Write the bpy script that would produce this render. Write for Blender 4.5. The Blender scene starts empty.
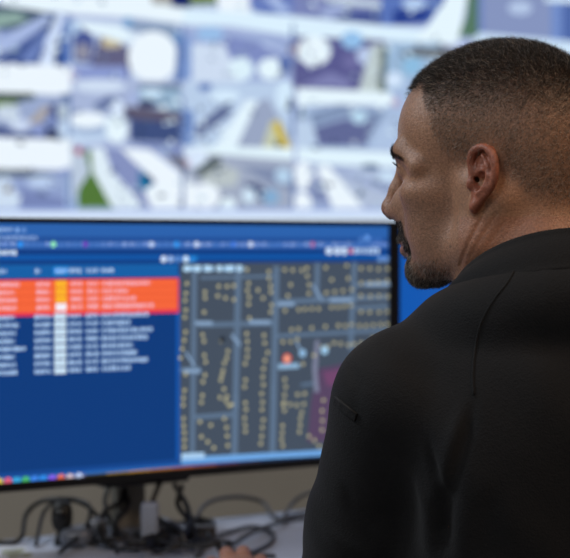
import bpy, math, random
import numpy as np
from mathutils import Vector
from mathutils.bvhtree import BVHTree

random.seed(7); rng = np.random.default_rng(7)
SC = bpy.context.scene
COL = SC.collection
FP = 1600.0            # focal length in pixels of the 570 px wide frame
CX, HY, CZ = 285.0, 248.0, 1.15   # centre column, horizon row, camera height

def R(px, py, Y):      # point of the place at depth Y seen at a photo pixel
    return ((px-CX)/FP*Y, Y, CZ-(py-HY)/FP*Y)

# ------------------------------------------------------------ materials
def lin(c):
    if isinstance(c, str):
        c = c.lstrip('#'); c = [int(c[i:i+2], 16)/255 for i in (0, 2, 4)]
    return tuple((v/12.92 if v <= .04045 else ((v+.055)/1.055)**2.4) for v in c)+(1.0,)

def mat(name, color, rough=.6, metal=0, noise=0, nscale=30, bump=0, bscale=200, spec=.5, sheen=0):
    m = bpy.data.materials.new(name); m.use_nodes = True
    nt = m.node_tree; b = nt.nodes['Principled BSDF']
    c = lin(color)
    b.inputs['Base Color'].default_value = c
    b.inputs['Roughness'].default_value = rough
    b.inputs['Metallic'].default_value = metal
    b.inputs['Specular IOR Level'].default_value = spec
    if sheen: b.inputs['Sheen Weight'].default_value = sheen
    tc = nt.nodes.new('ShaderNodeTexCoord')
    n = nt.nodes.new('ShaderNodeTexNoise'); n.inputs['Scale'].default_value = nscale
    n.inputs['Detail'].default_value = 5
    nt.links.new(tc.outputs['Object'], n.inputs['Vector'])
    r = nt.nodes.new('ShaderNodeMapRange')
    r.inputs['To Min'].default_value = 1-noise; r.inputs['To Max'].default_value = 1+noise
    nt.links.new(n.outputs['Fac'], r.inputs['Value'])
    mx = nt.nodes.new('ShaderNodeMix'); mx.data_type = 'RGBA'; mx.blend_type = 'MULTIPLY'
    mx.inputs['Factor'].default_value = 1; mx.inputs['A'].default_value = c
    nt.links.new(r.outputs['Result'], mx.inputs['B'])
    nt.links.new(mx.outputs['Result'], b.inputs['Base Color'])
    if bump:
        n2 = nt.nodes.new('ShaderNodeTexNoise'); n2.inputs['Scale'].default_value = bscale
        nt.links.new(tc.outputs['Object'], n2.inputs['Vector'])
        bp = nt.nodes.new('ShaderNodeBump'); bp.inputs['Strength'].default_value = bump
        bp.inputs['Distance'].default_value = .001
        nt.links.new(n2.outputs['Fac'], bp.inputs['Height'])
        nt.links.new(bp.outputs['Normal'], b.inputs['Normal'])
    return m

def screen_mat(name, strength=1.0):     # lit pixels: emission from the colour attribute
    m = bpy.data.materials.new(name); m.use_nodes = True
    nt = m.node_tree; b = nt.nodes['Principled BSDF']
    a = nt.nodes.new('ShaderNodeAttribute'); a.attribute_name = 'Col'
    b.inputs['Base Color'].default_value = (.01, .01, .01, 1)
    b.inputs['Roughness'].default_value = .5; b.inputs['Specular IOR Level'].default_value = .15
    nt.links.new(a.outputs['Color'], b.inputs['Emission Color'])
    b.inputs['Emission Strength'].default_value = strength
    return m

# ------------------------------------------------------------ object helpers
def tag(o, label=None, cat=None, group=None, kind=None):
    if label: o['label'] = label
    if cat: o['category'] = cat
    if group: o['group'] = group
    if kind: o['kind'] = kind
    return o

def empty(name, loc, label, cat, group=None, rz=0):
    o = bpy.data.objects.new(name, None); COL.objects.link(o)
    o.location = loc; o.rotation_euler = (0, 0, rz); o.empty_display_size = .05
    return tag(o, label, cat, group)

class MB:
    def __init__(s): s.v = []; s.f = []; s.c = []
    def add(s, v, f, c=None):
        n = len(s.v); s.v += [tuple(p) for p in v]; s.f += [tuple(i+n for i in q) for q in f]
        s.c += [c]*len(f)
    def box(s, lo, hi, T=None, c=None):
        x0, y0, z0 = lo; x1, y1, z1 = hi
        v = [(x0,y0,z0),(x1,y0,z0),(x1,y1,z0),(x0,y1,z0),(x0,y0,z1),(x1,y0,z1),(x1,y1,z1),(x0,y1,z1)]
        if T: v = [T(*p) for p in v]
        s.add(v, [(0,3,2,1),(4,5,6,7),(0,1,5,4),(1,2,6,5),(2,3,7,6),(3,0,4,7)], c)
    def tube(s, pts, r, n=8, cap=True, c=None):
        pts = [Vector(p) for p in pts]; rs = r if isinstance(r, (list, tuple)) else [r]*len(pts)
        up = Vector((0, 0, 1)); v = []; f = []
        prev = None
        for i, p in enumerate(pts):
            d = (pts[min(i+1, len(pts)-1)]-pts[max(i-1, 0)]).normalized()
            if prev is None:
                a = d.orthogonal().normalized()
            else:
                a = (prev-d*prev.dot(d)).normalized()
            prev = a; b = d.cross(a)
            for k in range(n):
                t = 2*math.pi*k/n
                v.append(p+(a*math.cos(t)+b*math.sin(t))*rs[i])
        for i in range(len(pts)-1):
            for k in range(n):
                k2 = (k+1) % n
                f.append((i*n+k, i*n+k2, (i+1)*n+k2, (i+1)*n+k))
        if cap:
            f.append(tuple(range(n-1, -1, -1))); m = (len(pts)-1)*n
            f.append(tuple(m+k for k in range(n)))
        s.add(v, f, c)
    def ell(s, c, r, nu=20, nv=12, T=None, pw=1.0):
        v = []; f = []
        def sp(x): return math.copysign(abs(x)**pw, x)
        for j in range(nv+1):
            ph = math.pi*j/nv-math.pi/2
            for i in range(nu):
                th = 2*math.pi*i/nu
                v.append((c[0]+r[0]*sp(math.cos(ph))*sp(math.cos(th)), c[1]+r[1]*sp(math.cos(ph))*sp(math.sin(th)), c[2]+r[2]*sp(math.sin(ph))))
        if T: v = [T(*p) for p in v]
        for j in range(nv):
            for i in range(nu):
                i2 = (i+1) % nu
                f.append((j*nu+i, j*nu+i2, (j+1)*nu+i2, (j+1)*nu+i))
        s.add(v, f)
    def build(s, name, m, parent=None, smooth=False, bevel=0):
        me = bpy.data.meshes.new(name); me.from_pydata(s.v, [], s.f); me.update()
        if any(x is not None for x in s.c):
            ca = me.color_attributes.new('Col', 'FLOAT_COLOR', 'CORNER')
            li = 0
            for p, cc in zip(me.polygons, s.c):
                for _ in p.vertices:
                    ca.data[li].color = cc or (0, 0, 0, 1); li += 1
        o = bpy.data.objects.new(name, me); COL.objects.link(o); me.materials.append(m)
        if smooth: me.shade_smooth()
        if bevel:
            b = o.modifiers.new('bevel', 'BEVEL'); b.width = bevel; b.segments = 3; b.limit_method = 'ANGLE'
        if parent:
            o.parent = parent
            pm = Vector(parent.location)
            if parent.type == 'EMPTY':
                o.matrix_parent_inverse = parent.matrix_basis.inverted() if parent.parent is None else o.matrix_parent_inverse
        return o

def child(o, parent):
    o.parent = parent
    # meshes are written in world coordinates
    bpy.context.view_layer.update()
    o.matrix_parent_inverse = parent.matrix_world.inverted()
    return o

def smooth_pts(pts, n=8):      # Catmull-Rom
    P = [Vector(p) for p in pts]; P = [P[0]*2-P[1]]+P+[P[-1]*2-P[-2]]; out = []
    for i in range(1, len(P)-2):
        for k in range(n):
            t = k/n
            out.append(.5*((2*P[i])+(P[i+1]-P[i-1])*t+(2*P[i-1]-5*P[i]+4*P[i+1]-P[i+2])*t*t+(3*P[i]-P[i-1]-3*P[i+1]+P[i+2])*t**3))
    out.append(P[-2]); return out

def np_mesh(name, V, F, m, smooth=True):
    me = bpy.data.meshes.new(name)
    me.vertices.add(len(V)); me.vertices.foreach_set('co', np.asarray(V, np.float32).ravel())
    k = F.shape[1]
    me.loops.add(F.size); me.loops.foreach_set('vertex_index', F.astype(np.int32).ravel())
    me.polygons.add(len(F)); me.polygons.foreach_set('loop_start', np.arange(len(F), dtype=np.int32)*k)
    me.update(calc_edges=True); me.validate()
    o = bpy.data.objects.new(name, me); COL.objects.link(o); me.materials.append(m)
    if smooth: me.shade_smooth()
    return o

# ------------------------------------------------------------ implicit surfaces
class Field:
    def __init__(s, xs, ys, zs):
        s.x, s.y, s.z = [np.asarray(a, np.float32) for a in (xs, ys, zs)]
        s.F = np.full((len(xs), len(ys), len(zs)), 200., np.float32)
    def sl(s, lo, hi):
        r = []
        for a, l, h in zip((s.x, s.y, s.z), lo, hi):
            i = max(int(np.searchsorted(a, l))-1, 0); j = min(int(np.searchsorted(a, h))+1, len(a))
            if j-i < 1: return None
            r.append(slice(i, j))
        return tuple(r)
    def op(s, dist, lo, hi, k, sub=False):
        q = s.sl(lo, hi)
        if q is None: return
        X = s.x[q[0]][:, None, None]; Y = s.y[q[1]][None, :, None]; Z = s.z[q[2]][None, None, :]
        b = dist(X, Y, Z).astype(np.float32); a = s.F[q]
        if sub:
            b = -b; h = np.maximum(k-np.abs(a-b), 0)/k
            s.F[q] = np.maximum(a, b)+h*h*k*.25
        else:
            h = np.maximum(k-np.abs(a-b), 0)/k
            s.F[q] = np.minimum(a, b)-h*h*k*.25
    def ell(s, c, r, k=15, M=None, sub=False):      # M rows: local axes in world
        c = np.array(c, float); r = np.array(r, float)
        M = np.eye(3) if M is None else np.array(M, float)
        ext = np.sqrt(((M.T*r)**2).sum(1))+k*.8+14
        def d(X, Y, Z):
            X = X-c[0]; Y = Y-c[1]; Z = Z-c[2]
            p = [M[i, 0]*X+M[i, 1]*Y+M[i, 2]*Z for i in range(3)]
            k0 = np.sqrt(sum((p[i]/r[i])**2 for i in range(3)))
            k1 = np.sqrt(sum((p[i]/r[i]**2)**2 for i in range(3)))+1e-6
            return k0*(k0-1)/k1
        s.op(d, c-ext, c+ext, k, sub)
    def cap(s, a, b, ra, rb, k=12, sub=False):
        a = np.array(a, float); b = np.array(b, float); m = max(ra, rb)+k*.8+14
        ab = b-a; L = (ab**2).sum()
        def d(X, Y, Z):
            t = np.clip(((X-a[0])*ab[0]+(Y-a[1])*ab[1]+(Z-a[2])*ab[2])/L, 0, 1)
            return np.sqrt((X-a[0]-t*ab[0])**2+(Y-a[1]-t*ab[1])**2+(Z-a[2]-t*ab[2])**2)-(ra+(rb-ra)*t)
        s.op(d, np.minimum(a, b)-m, np.maximum(a, b)+m, k, sub)
    def chain(s, pts, rs, k=6, sub=False):
        for i in range(len(pts)-1): s.cap(pts[i], pts[i+1], rs[i], rs[i+1], k, sub)
    def nets(s):
        F = s.F; S = F < 0
        n = S.astype(np.uint8)
        cnt = sum(n[i:n.shape[0]-1+i, j:n.shape[1]-1+j, k:n.shape[2]-1+k] for i in (0, 1) for j in (0, 1) for k in (0, 1))
        I, J, K = np.nonzero((cnt > 0) & (cnt < 8))
        idx = np.full(cnt.shape, -1, np.int32); idx[I, J, K] = np.arange(len(I))
        cs = [(i, j, k) for i in (0, 1) for j in (0, 1) for k in (0, 1)]
        val = {c: F[I+c[0], J+c[1], K+c[2]] for c in cs}
        acc = np.zeros((len(I), 3)); w = np.zeros(len(I))
        for c in cs:
            for ax in range(3):
                if c[ax]: continue
                e = list(c); e[ax] = 1; e = tuple(e)
                a, b = val[c], val[e]; cr = (a < 0) != (b < 0)
                t = np.where(cr, a/np.where(cr, a-b, 1), 0)
                p = [np.full(len(I), float(c[m])) for m in range(3)]; p[ax] = t
                for m in range(3): acc[:, m] += np.where(cr, p[m], 0)
                w += cr
        acc /= w[:, None]
        def ip(a, i, t): return a[i]+(a[i+1]-a[i])*t
        V = np.stack([ip(s.x, I, acc[:, 0]), ip(s.y, J, acc[:, 1]), ip(s.z, K, acc[:, 2])], 1)
        faces = []
        for ax in range(3):
            A = np.moveaxis(S, ax, 0); cr = A[:-1] != A[1:]
            Q = np.nonzero(np.moveaxis(cr, 0, ax)); Q = [q.copy() for q in Q]
            o1, o2 = [(1, 2), (2, 0), (0, 1)][ax]
            ok = (Q[o1] > 0) & (Q[o2] > 0) & (Q[o1] < F.shape[o1]-1) & (Q[o2] < F.shape[o2]-1)
            Q = [q[ok] for q in Q]
            def g(d1, d2):
                q = [x.copy() for x in Q]; q[o1] -= d1; q[o2] -= d2
                return idx[q[0], q[1], q[2]]
            f = np.stack([g(0, 0), g(1, 0), g(1, 1), g(0, 1)], 1)
            ins = S[Q[0], Q[1], Q[2]]
            f[~ins] = f[~ins][:, ::-1]
            faces.append(f)
        return V, np.concatenate(faces)

def relax(V, F, it=2, w=.5):
    e = np.concatenate([F[:, [0, 1]], F[:, [1, 2]], F[:, [2, 3]], F[:, [3, 0]]])
    e = np.concatenate([e, e[:, ::-1]])
    deg = np.bincount(e[:, 0], minlength=len(V))[:, None]
    for _ in range(it):
        for ww in (w, -w*1.03):
            acc = np.stack([np.bincount(e[:, 0], V[e[:, 1], m], minlength=len(V)) for m in range(3)], 1)
            V = V+ww*(acc/deg-V)
    return V

def axis(segs):                      # [(start, stop, step), ...]
    out = []
    for a, b, st in segs:
        n = max(int(round((b-a)/st)), 1)
        out += list(a+(b-a)*np.arange(n)/n)
    return out+[segs[-1][1]]

# ------------------------------------------------------------ the man
HO = np.array([207., 1530., 1213.7])         # ear axis at the middle of the head, mm
AY = math.radians(24); ca, sa = math.cos(AY), math.sin(AY)
FW = np.array([-ca, sa, 0]); LF = np.array([-sa, -ca, 0]); UP = np.array([0, 0, 1.])
HM = np.stack([FW, LF, UP])
def H(f, l, u): return HO+f*FW+l*LF+u*UP
def to_head(V): return (V-HO) @ HM.T

ZT = 1.0
def torso(F, g):                     # g: how far the surface is pulled in, mm
    F.ell((270, 1515, 850), (178-g, 128-g, 290-g), 30)
    F.ell((262, 1497, 1000), (150-g, 104-g, 118-g), 40)
    for sx in (1, -1):
        def m(x): return 262+sx*(x-262)
        F.cap((m(200), 1490, 1056), (m(116), 1480, 1012), 59-g, 65-g, 34)
        F.ell((m(195), 1428, 945), (72-g, 48-g, 105-g), 50)
        if sx == 1:
            F.chain([(m(108), 1480, 1004), (m(84), 1535, 880), (m(65), 1590, 800)], [65-g, 62-g, 57-g], 18)
        else:
            F.chain([(m(112), 1480, 1000), (m(84), 1530, 880), (m(70), 1585, 800)], [66-g, 62-g, 57-g], 18)

def collar_seat(F):
    pts = []
    for k in range(25):
        t = math.radians(-180+15*k); s_, c_ = math.sin(t), math.cos(t)
        pts.append((262-104*s_, 1508-99*c_, 1094+38*c_-3*abs(s_)-27))
    F.ell((262, 1474, 1005), (120, 98, 116), 34)
    F.chain(pts, [21]*len(pts), 36)
def build_body():
    xs = axis([(-120, -95, 8), (-95, -15, 2.2), (-15, 75, 6), (75, 330, 1.3), (330, 600, 9)])
    ys = axis([(1350, 1432, 6), (1432, 1650, 1.3), (1650, 1850, 8), (1850, 2010, 2.2)])
    zs = axis([(545, 735, 12), (735, 800, 2.2), (800, 1085, 9), (1085, 1360, 1.3)])
    F = Field(xs, ys, zs)
    def E(f, l, u, rf, rl, ru, k=12, sub=False, M=None):
        F.ell(H(f, l, u), (rf, rl, ru), k, HM if M is None else M, sub)
    def C(a, b, ra, rb, k=10, sub=False): F.cap(H(*a), H(*b), ra, rb, k, sub)
    # skull
    E(-3, 0, 51, 96, 76, 80, 10)
    E(44, 0, 46, 52, 60, 54, 25)
    E(-42, 0, 18, 56, 62, 60, 30)
    E(42, 0, -22, 50, 56, 72, 22)
    # neck
    F.chain([H(-26, 0, -20), (243, 1508, 1120), (258, 1500, 1060)], [60, 64, 76], 25)
    for s in (1, -1):
        C((-14, s*60, -20), (22, s*34, -120), 15, 15, 22)         # muscle behind the ear
        C((8, s*56, -6), (10, s*54, -56), 15, 14, 18)             # ramus
        C((10, s*53, -58), (72, s*22, -86), 15, 14, 20)           # jaw
        E(64, s*43, -12, 22, 17, 15, 20)                          # cheekbone
        E(56, s*36, -45, 24, 17, 30, 18)                          # cheek
        C((96, s*9, 27), (84, s*40, 29), 9, 8, 12)                # brow ridge
        C((84, s*40, 29), (66, s*55, 14), 8, 8, 12)
        E(101, s*30, 10, 14, 15, 9, 9, True)                      # socket
        E(104, s*13, 8, 8, 6, 9, 7, True)
        E(79.5, s*32, 12, 14.5, 15, 13.5, 3)                      # lids
        E(95, s*32, 12.5, 7, 12, 2.6, 2, True)                    # lid opening
    E(75.5, 0, -82, 13, 21, 14, 16)                                 # chin
    E(83, 0, -49, 18, 24, 22, 16)                                 # muzzle
    # nose
    C((98, 0, 16), (106, 0, -6), 7.0, 6.5, 9)
    C((106, 0, -6), (112.5, 0, -22), 6.5, 8.5, 7)
    E(112.5, 0, -25.5, 8.5, 9.5, 8, 5)
    for s in (1, -1):
        E(103, s*12, -28, 11, 6.5, 7.5, 5)
        E(88, s*17, -22, 17, 11, 20, 10)
        E(105.5, s*10, -35, 5, 4, 4, 2, True)
    C((104, 0, -31), (112, 0, -32), 4, 3.5, 4)
    # lips
    for s in (1, -1):
        F.chain([H(98.5, 0, -56), H(96, s*10, -56), H(86, s*24, -61.5)], [4.6, 4.6, 2.5], 4)
        F.chain([H(96, 0, -66.5), H(93.5, s*10, -66), H(85, s*24, -62.5)], [5.2, 4.6, 2.5], 4)
        F.chain([H(104, 0, -61.3), H(100, s*11, -61.3), H(90, s*25, -62.3)], [1.2, 1.2, .8], 2, True)
    # ears
    def EP(px, py, l):
        Y = 1530-.9135*l+ (-2)*.40
        x = (px-CX)/FP*Y; z = CZ*1000-(py-HY)/FP*Y
        f = (HO[0]-x-l*sa)/ca
        return f, l, z-HO[2]
    for s in (1, -1):
        def Q(px, py, l):
            f, l, u = EP(px, py, l); return H(f, s*l, u)
        up = np.array([-.27, .04, .96]); up /= np.linalg.norm(up)
        w = np.array([-.90, .40, -.25]); w -= up*w.dot(up); w /= np.linalg.norm(w)
        nn = np.cross(up, w)
        M = np.stack([w, nn, up]); M[:, 1] *= s; MW = M @ HM
        F.ell(Q(484, 172, 80), (13.5, 4.2, 25), 5, MW)
        F.ell(Q(476, 203, 75), (5.5, 4.0, 10), 5, MW)
        hp_ = [(472, 170, 77), (471, 159, 79), (474, 151, 81), (480, 147.5, 84), (487, 149, 87), (492, 156, 89), (494, 166, 90), (493.5, 178, 88.5), (489, 189, 85.5), (481, 199, 81), (474, 207, 77.5)]
        hq = [Q(*p) for p in hp_]; hq = [np.array(v_) for v_ in smooth_pts([tuple(v_) for v_ in hq], 3)]
        F.chain(hq, list(np.interp(np.linspace(0, 1, len(hq)), [0, .1, .3, .8, .9, 1], [2.4, 3.2, 3.1, 3.0, 3.4, 4.4])), 2.5)
        F.ell(Q(480, 182, 83), (7.2, 7, 9.5), 3, MW, True)
        F.ell(Q(480.5, 160, 86), (3.6, 5, 9.5), 2.5, MW, True)
        F.chain([Q(482, 155, 84), Q(486.5, 166, 86), Q(488, 176, 87), Q(485, 187, 86), Q(478, 194, 83)], [1.6, 2.3, 2.6, 2.6, 2.6], 2.5)
        F.ell(Q(476.5, 179, 73), (4.2, 10, 5), 2, MW, True)
        F.ell(Q(470.5, 183, 78), (3.2, 3.6, 5.5), 4, MW)
        F.ell(Q(473, 172, 77), (3, 3.4, 6), 4, MW)
    torso(F, 11)
    # left forearm and hand on the desk
    F.chain([(68, 1590, 800), (50, 1640, 787), (-5, 1760, 772), (-38, 1850, 763)], [44, 40, 30, 21], 14)
    F.chain([(-38, 1846, 763), (-50, 1895, 762)], [21, 18], 12)
    kn = [(-31, 1915), (-50, 1925), (-68, 1920), (-84, 1908)]
    ln = [1.0, 1.08, 1.0, .8]
    for (kx, ky), q in zip(kn, ln):
        kz = 775 if abs(kx+59) < 12 else 767
        F.cap((-42+(kx+56)*.35, 1855, 763), (kx, ky, kz-1), 13, 10.5, 10)
        dx = (kx+56)*.12-2
        F.chain([(kx, ky, kz), (kx+dx, ky+38*q, kz), (kx+dx*1.6, ky+58*q, 762), (kx+dx*1.9, ky+70*q, 749)], [10.5, 9, 8, 7], 2.5)
    F.chain([(-28, 1868, 764), (-8, 1905, 756), (-6, 1938, 751)], [13, 10, 8.5], 6)
    # right forearm resting on the desk beyond the frame
    F.chain([(454, 1590, 800), (470, 1650, 790), (480, 1790, 772), (478, 1840, 768)], [44, 41, 30, 24], 14)
    for q, kx in enumerate((455, 468, 481, 494)):
        F.chain([(475, 1845, 766), (kx, 1910, 768), (kx, 1945, 765), (kx, 1972, 752)], [20, 12, 9.5, 8], 6)
    V, Fc = F.nets()
    V = relax(V, Fc, 2, .5)
    return V, Fc

V, Fc = build_body()
hd = to_head(V)
f, l, u = hd[:, 0], np.abs(hd[:, 1]), hd[:, 2]

# photo position of the mirrored near side, used to lay out the hairline
def photo_px(f, l, u):
    P = HO+np.outer(f, FW)+np.outer(l, LF)+np.outer(u, UP)
    return CX+P[:, 0]/P[:, 1]*FP, HY-(P[:, 2]-CZ*1000)/P[:, 1]*FP

def sstep(a, b, x):
    t = np.clip((x-a)/(b-a), 0, 1); return t*t*(3-2*t)

def hair_mask(f, l, u):
    """0..1 scalp cover, and 0..1 length"""
    px, py = photo_px(f, l, u)
    # front line height as a function of width, temple line, sideburn, behind the ear, nape
    front = sstep(84, 92, u+np.maximum(l-30, 0)*.12)
    # side: hair where u is above a line that depends on f
    xs_ = [-130, -75, -40, -27, -20, -12, 0, 10, 18, 29, 39, 46, 52, 57, 63, 90]
    ys_ = [-28, -26, -12, 5, 28, 36, 26, 17, 17, 22, 30, 46, 62, 76, 90, 90]
    line = np.interp(f, xs_, ys_)+2.2*np.sin(f*.9+l*.4)+1.6*np.sin(f*2.1+u*.5)
    side = sstep(-9, 15, u-line)
    m = side
    cover = m*(1-.25*(1-sstep(20, 80, u)))
    length = sstep(55, 108, u+np.where(f < 0, -.1*f, 0))
    return cover, length

def beard_mask(f, l, u):
    mous = sstep(80, 86, f)*sstep(-59, -56, u)*(1-sstep(-40, -35, u))*(1-sstep(25, 29, l))*1.0
    # goatee: round the mouth and along the chin
    ue = u+np.clip(88-f, 0, 40)*.75
    chin = sstep(50, 66, f)*(1-sstep(-77, -70, ue))*(1-sstep(32, 42, l))
    sidem = sstep(74, 84, f)*(1-sstep(-58, -52, u))*sstep(21, 24, l)*(1-sstep(30, 33, l))
    jaw = (1-sstep(-84, -70, u+.10*(70-f)))*sstep(20, 60, f)*.35*sstep(-125, -100, u)
    return np.clip(np.maximum.reduce([mous, chin*sstep(-112, -100, u), sidem, jaw]), 0, 1)

def brow_mask(f, l, u):
    c = 30+np.interp(l, [6, 25, 42, 56], [-3, 1, -2, -11])
    hgt = np.interp(l, [6, 25, 42, 56], [4.5, 4.5, 3.2, 1.5])
    return (1-sstep(hgt-1.2, hgt+1.2, np.abs(u-c)))*sstep(5, 10, l)*(1-sstep(52, 57, l))*sstep(55, 62, f)

# creases of the turned neck below the ear
bb = BVHTree.FromPolygons([Vector(p) for p in V], [tuple(int(i) for i in q) for q in Fc])
def nrm(V, F):
    n_ = np.zeros_like(V); x_ = np.cross(V[F[:, 2]]-V[F[:, 0]], V[F[:, 3]]-V[F[:, 1]])
    for q in range(4): np.add.at(n_, F[:, q], x_)
    return n_/(np.linalg.norm(n_, axis=1)[:, None]+1e-9)
BN = nrm(V, Fc)
crease_w = np.zeros(len(V))
for pl, amp, wd in (([(487, 208), (480, 221), (472, 236), (465, 252), (460, 266)], 1.6, 1.7), ([(497, 214), (489, 226), (480, 240), (472, 254)], 1.1, 1.6), ([(505, 222), (498, 232), (490, 243)], .6, 1.8), ([(476, 214), (470, 228), (465, 240)], -.9, 4)):
    hits = []
    for q in pl:
        d_ = (Vector(R(q[0], q[1], 1.0))*1000-Vector((0, 0, CZ*1000))).normalized(); h_ = bb.ray_cast(Vector((0, 0, CZ*1000)), d_)
        if h_[0]: hits.append(np.array(h_[0]))
    near = np.nonzero((np.abs(V[:, 2]-1160) < 80) & (V[:, 1] < 1530))[0]
    best = np.full(len(near), 1e9)
    for a_, b_ in zip(hits[:-1], hits[1:]):
        ab_ = b_-a_; t_ = np.clip(((V[near]-a_) @ ab_)/(ab_ @ ab_), 0, 1)
        best = np.minimum(best, np.linalg.norm(V[near]-a_-t_[:, None]*ab_, axis=1))
    g_ = np.exp(-(best/wd)**2); crease_w[near] += amp*g_
V = V-BN*crease_w[:, None]*.6
hd = to_head(V); f, l, u = hd[:, 0], np.abs(hd[:, 1]), hd[:, 2]
hc, hl = hair_mask(f, l, u); bd = beard_mask(f, l, u); bw = brow_mask(f, l, u)
ear = ((l > 76.5) & (f < 14) & (f > -32) & (np.abs(u) < 40)).astype(float)
base = np.array(lin('#9e745a')[:3]); red = np.array(lin('#a06550')[:3]); dark = np.array(lin('#2a201c')[:3])
stub = np.array(lin('#6b5248')[:3]); lipc = np.array(lin('#7d5248')[:3])
n1 = np.sin(V[:, 0]*.09+1)*np.sin(V[:, 1]*.08)*np.sin(V[:, 2]*.1+2)
colr = np.tile(base, (len(V), 1))*(1+.08*n1)[:, None]
def blend(w, c):
    global colr
    w = np.clip(w, 0, 1)[:, None]; colr = colr*(1-w)+c*w
blend(ear*.9, np.array(lin('#96553f')[:3]))
blend(np.exp(-(((f-112)/14)**2+(l/12)**2+((u+27)/12)**2))*.7, red)
blend(sstep(-60, -30, u)*0+np.where((u < -35) & (f < 20), .35, 0), red)
blend(sstep(10, 50, f)*(1-sstep(-25, -5, u))*.30*sstep(-120, -95, u), stub)
lip = (f > 86)*(l < 24)*(1-sstep(4.5, 7, np.abs(u+61.5)))
blend(lip*.7, lipc)
blend(hc*(.26+.42*hl), dark); blend(bd*.65, dark); blend(bw*.55, dark)
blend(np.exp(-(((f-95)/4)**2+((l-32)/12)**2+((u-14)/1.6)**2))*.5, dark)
blend(((hd[:, 2] < -100) & (V[:, 1] > 1800))*.35, red)
for mf, mu, mr in ((30, -62, 1.6), (12, -70, 1.4), (48, -30, 1.2), (-24, 14, 1.6), (36, -84, 1.3), (58, -20, 1.0), (40, 0, 1.0), (22, -40, 1.0)):
    blend(np.exp(-(((f-mf)**2+(u-mu)**2)/mr**2))*.6*(l > 30), dark)

skin = bpy.data.materials.new('skin'); skin.use_nodes = True
nt = skin.node_tree; b = nt.nodes['Principled BSDF']
a = nt.nodes.new('ShaderNodeAttribute'); a.attribute_name = 'Col'
tc = nt.nodes.new('ShaderNodeTexCoord')
n = nt.nodes.new('ShaderNodeTexNoise'); n.inputs['Scale'].default_value = 450; n.inputs['Detail'].default_value = 4
nt.links.new(tc.outputs['Object'], n.inputs['Vector'])
mr = nt.nodes.new('ShaderNodeMapRange'); mr.inputs['From Min'].default_value = .3; mr.inputs['From Max'].default_value = .7
mr.inputs['To Min'].default_value = .72; mr.inputs['To Max'].default_value = 1.25
nt.links.new(n.outputs['Fac'], mr.inputs['Value'])
mx = nt.nodes.new('ShaderNodeMix'); mx.data_type = 'RGBA'; mx.blend_type = 'MULTIPLY'; mx.inputs['Factor'].default_value = 1
nt.links.new(a.outputs['Color'], mx.inputs['A']); nt.links.new(mr.outputs['Result'], mx.inputs['B'])
nt.links.new(mx.outputs['Result'], b.inputs['Base Color'])
b.inputs['Roughness'].default_value = .43; b.inputs['Specular IOR Level'].default_value = .55
b.inputs['Subsurface Weight'].default_value = .12; b.inputs['Subsurface Scale'].default_value = .004
b.inputs['Subsurface Radius'].default_value = (1, .35, .2)
n2 = nt.nodes.new('ShaderNodeTexNoise'); n2.inputs['Scale'].default_value = 700; n2.inputs['Detail'].default_value = 3
nt.links.new(tc.outputs['Object'], n2.inputs['Vector'])
bp = nt.nodes.new('ShaderNodeBump'); bp.inputs['Strength'].default_value = .8; bp.inputs['Distance'].default_value = .0008
nt.links.new(n2.outputs['Fac'], bp.inputs['Height']); nt.links.new(bp.outputs['Normal'], b.inputs['Normal'])

man = empty('person', (.27, 1.53, 0), 'man in a black polo shirt seen from behind, head turned left towards the screens', 'person')
body = np_mesh('body', V*.001, Fc, skin)
cat_ = body.data.color_attributes.new('Col', 'FLOAT_COLOR', 'POINT')
cat_.data.foreach_set('color', np.concatenate([colr, np.ones((len(V), 1))], 1).astype(np.float32).ravel())
child(body, man)

# eyes
eye_m = bpy.data.materials.new('eye'); eye_m.use_nodes = True
nt = eye_m.node_tree; b = nt.nodes['Principled BSDF']; b.inputs['Roughness'].default_value = .12
a = nt.nodes.new('ShaderNodeAttribute'); a.attribute_name = 'Col'; nt.links.new(a.outputs['Color'], b.inputs['Base Color'])
for s in (1, -1):
    m = MB(); c0 = H(79, s*32, 12)
    m.ell((0, 0, 0), (12.6, 12.6, 12.6), 32, 24)
    look = Vector((1, s*-.02, -.15)).normalized(); cc = []; vv = []
    for p in m.v:
        q = Vector(p).normalized()
        w = c0+p[0]*FW+p[1]*LF+p[2]*UP
        vv.append(tuple(w*.001))
    for fc in m.f:
        q = sum((Vector(m.v[i]) for i in fc), Vector()).normalized(); d = q.dot(look)
        cc.append(lin('#0a0808') if d > .985 else lin('#3a2416') if d > .90 else lin('#cfc8c4'))
    m.v = vv; m.c = cc
    child(m.build('eye', eye_m, None, True), man)

# ------------------------------------------------------------ hair strands
hair_m = bpy.data.materials.new('hair'); hair_m.use_nodes = True
nt = hair_m.node_tree; b = nt.nodes['Principled BSDF']; b.inputs['Roughness'].default_value = .42
a = nt.nodes.new('ShaderNodeAttribute'); a.attribute_name = 'Col'; nt.links.new(a.outputs['Color'], b.inputs['Base Color'])

TR = np.concatenate([Fc[:, [0, 1, 2]], Fc[:, [0, 2, 3]]])
tc0 = V[TR].mean(1); th = to_head(tc0)
e1 = V[TR[:, 1]]-V[TR[:, 0]]; e2 = V[TR[:, 2]]-V[TR[:, 0]]
tn = np.cross(e1, e2); ta = np.linalg.norm(tn, axis=1)*.5
isf = (th[:, 2] > -130)
vn = np.zeros_like(V)
for q in range(3): np.add.at(vn, TR[:, q], tn)
vn /= np.linalg.norm(vn, axis=1)[:, None]+1e-9

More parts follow.
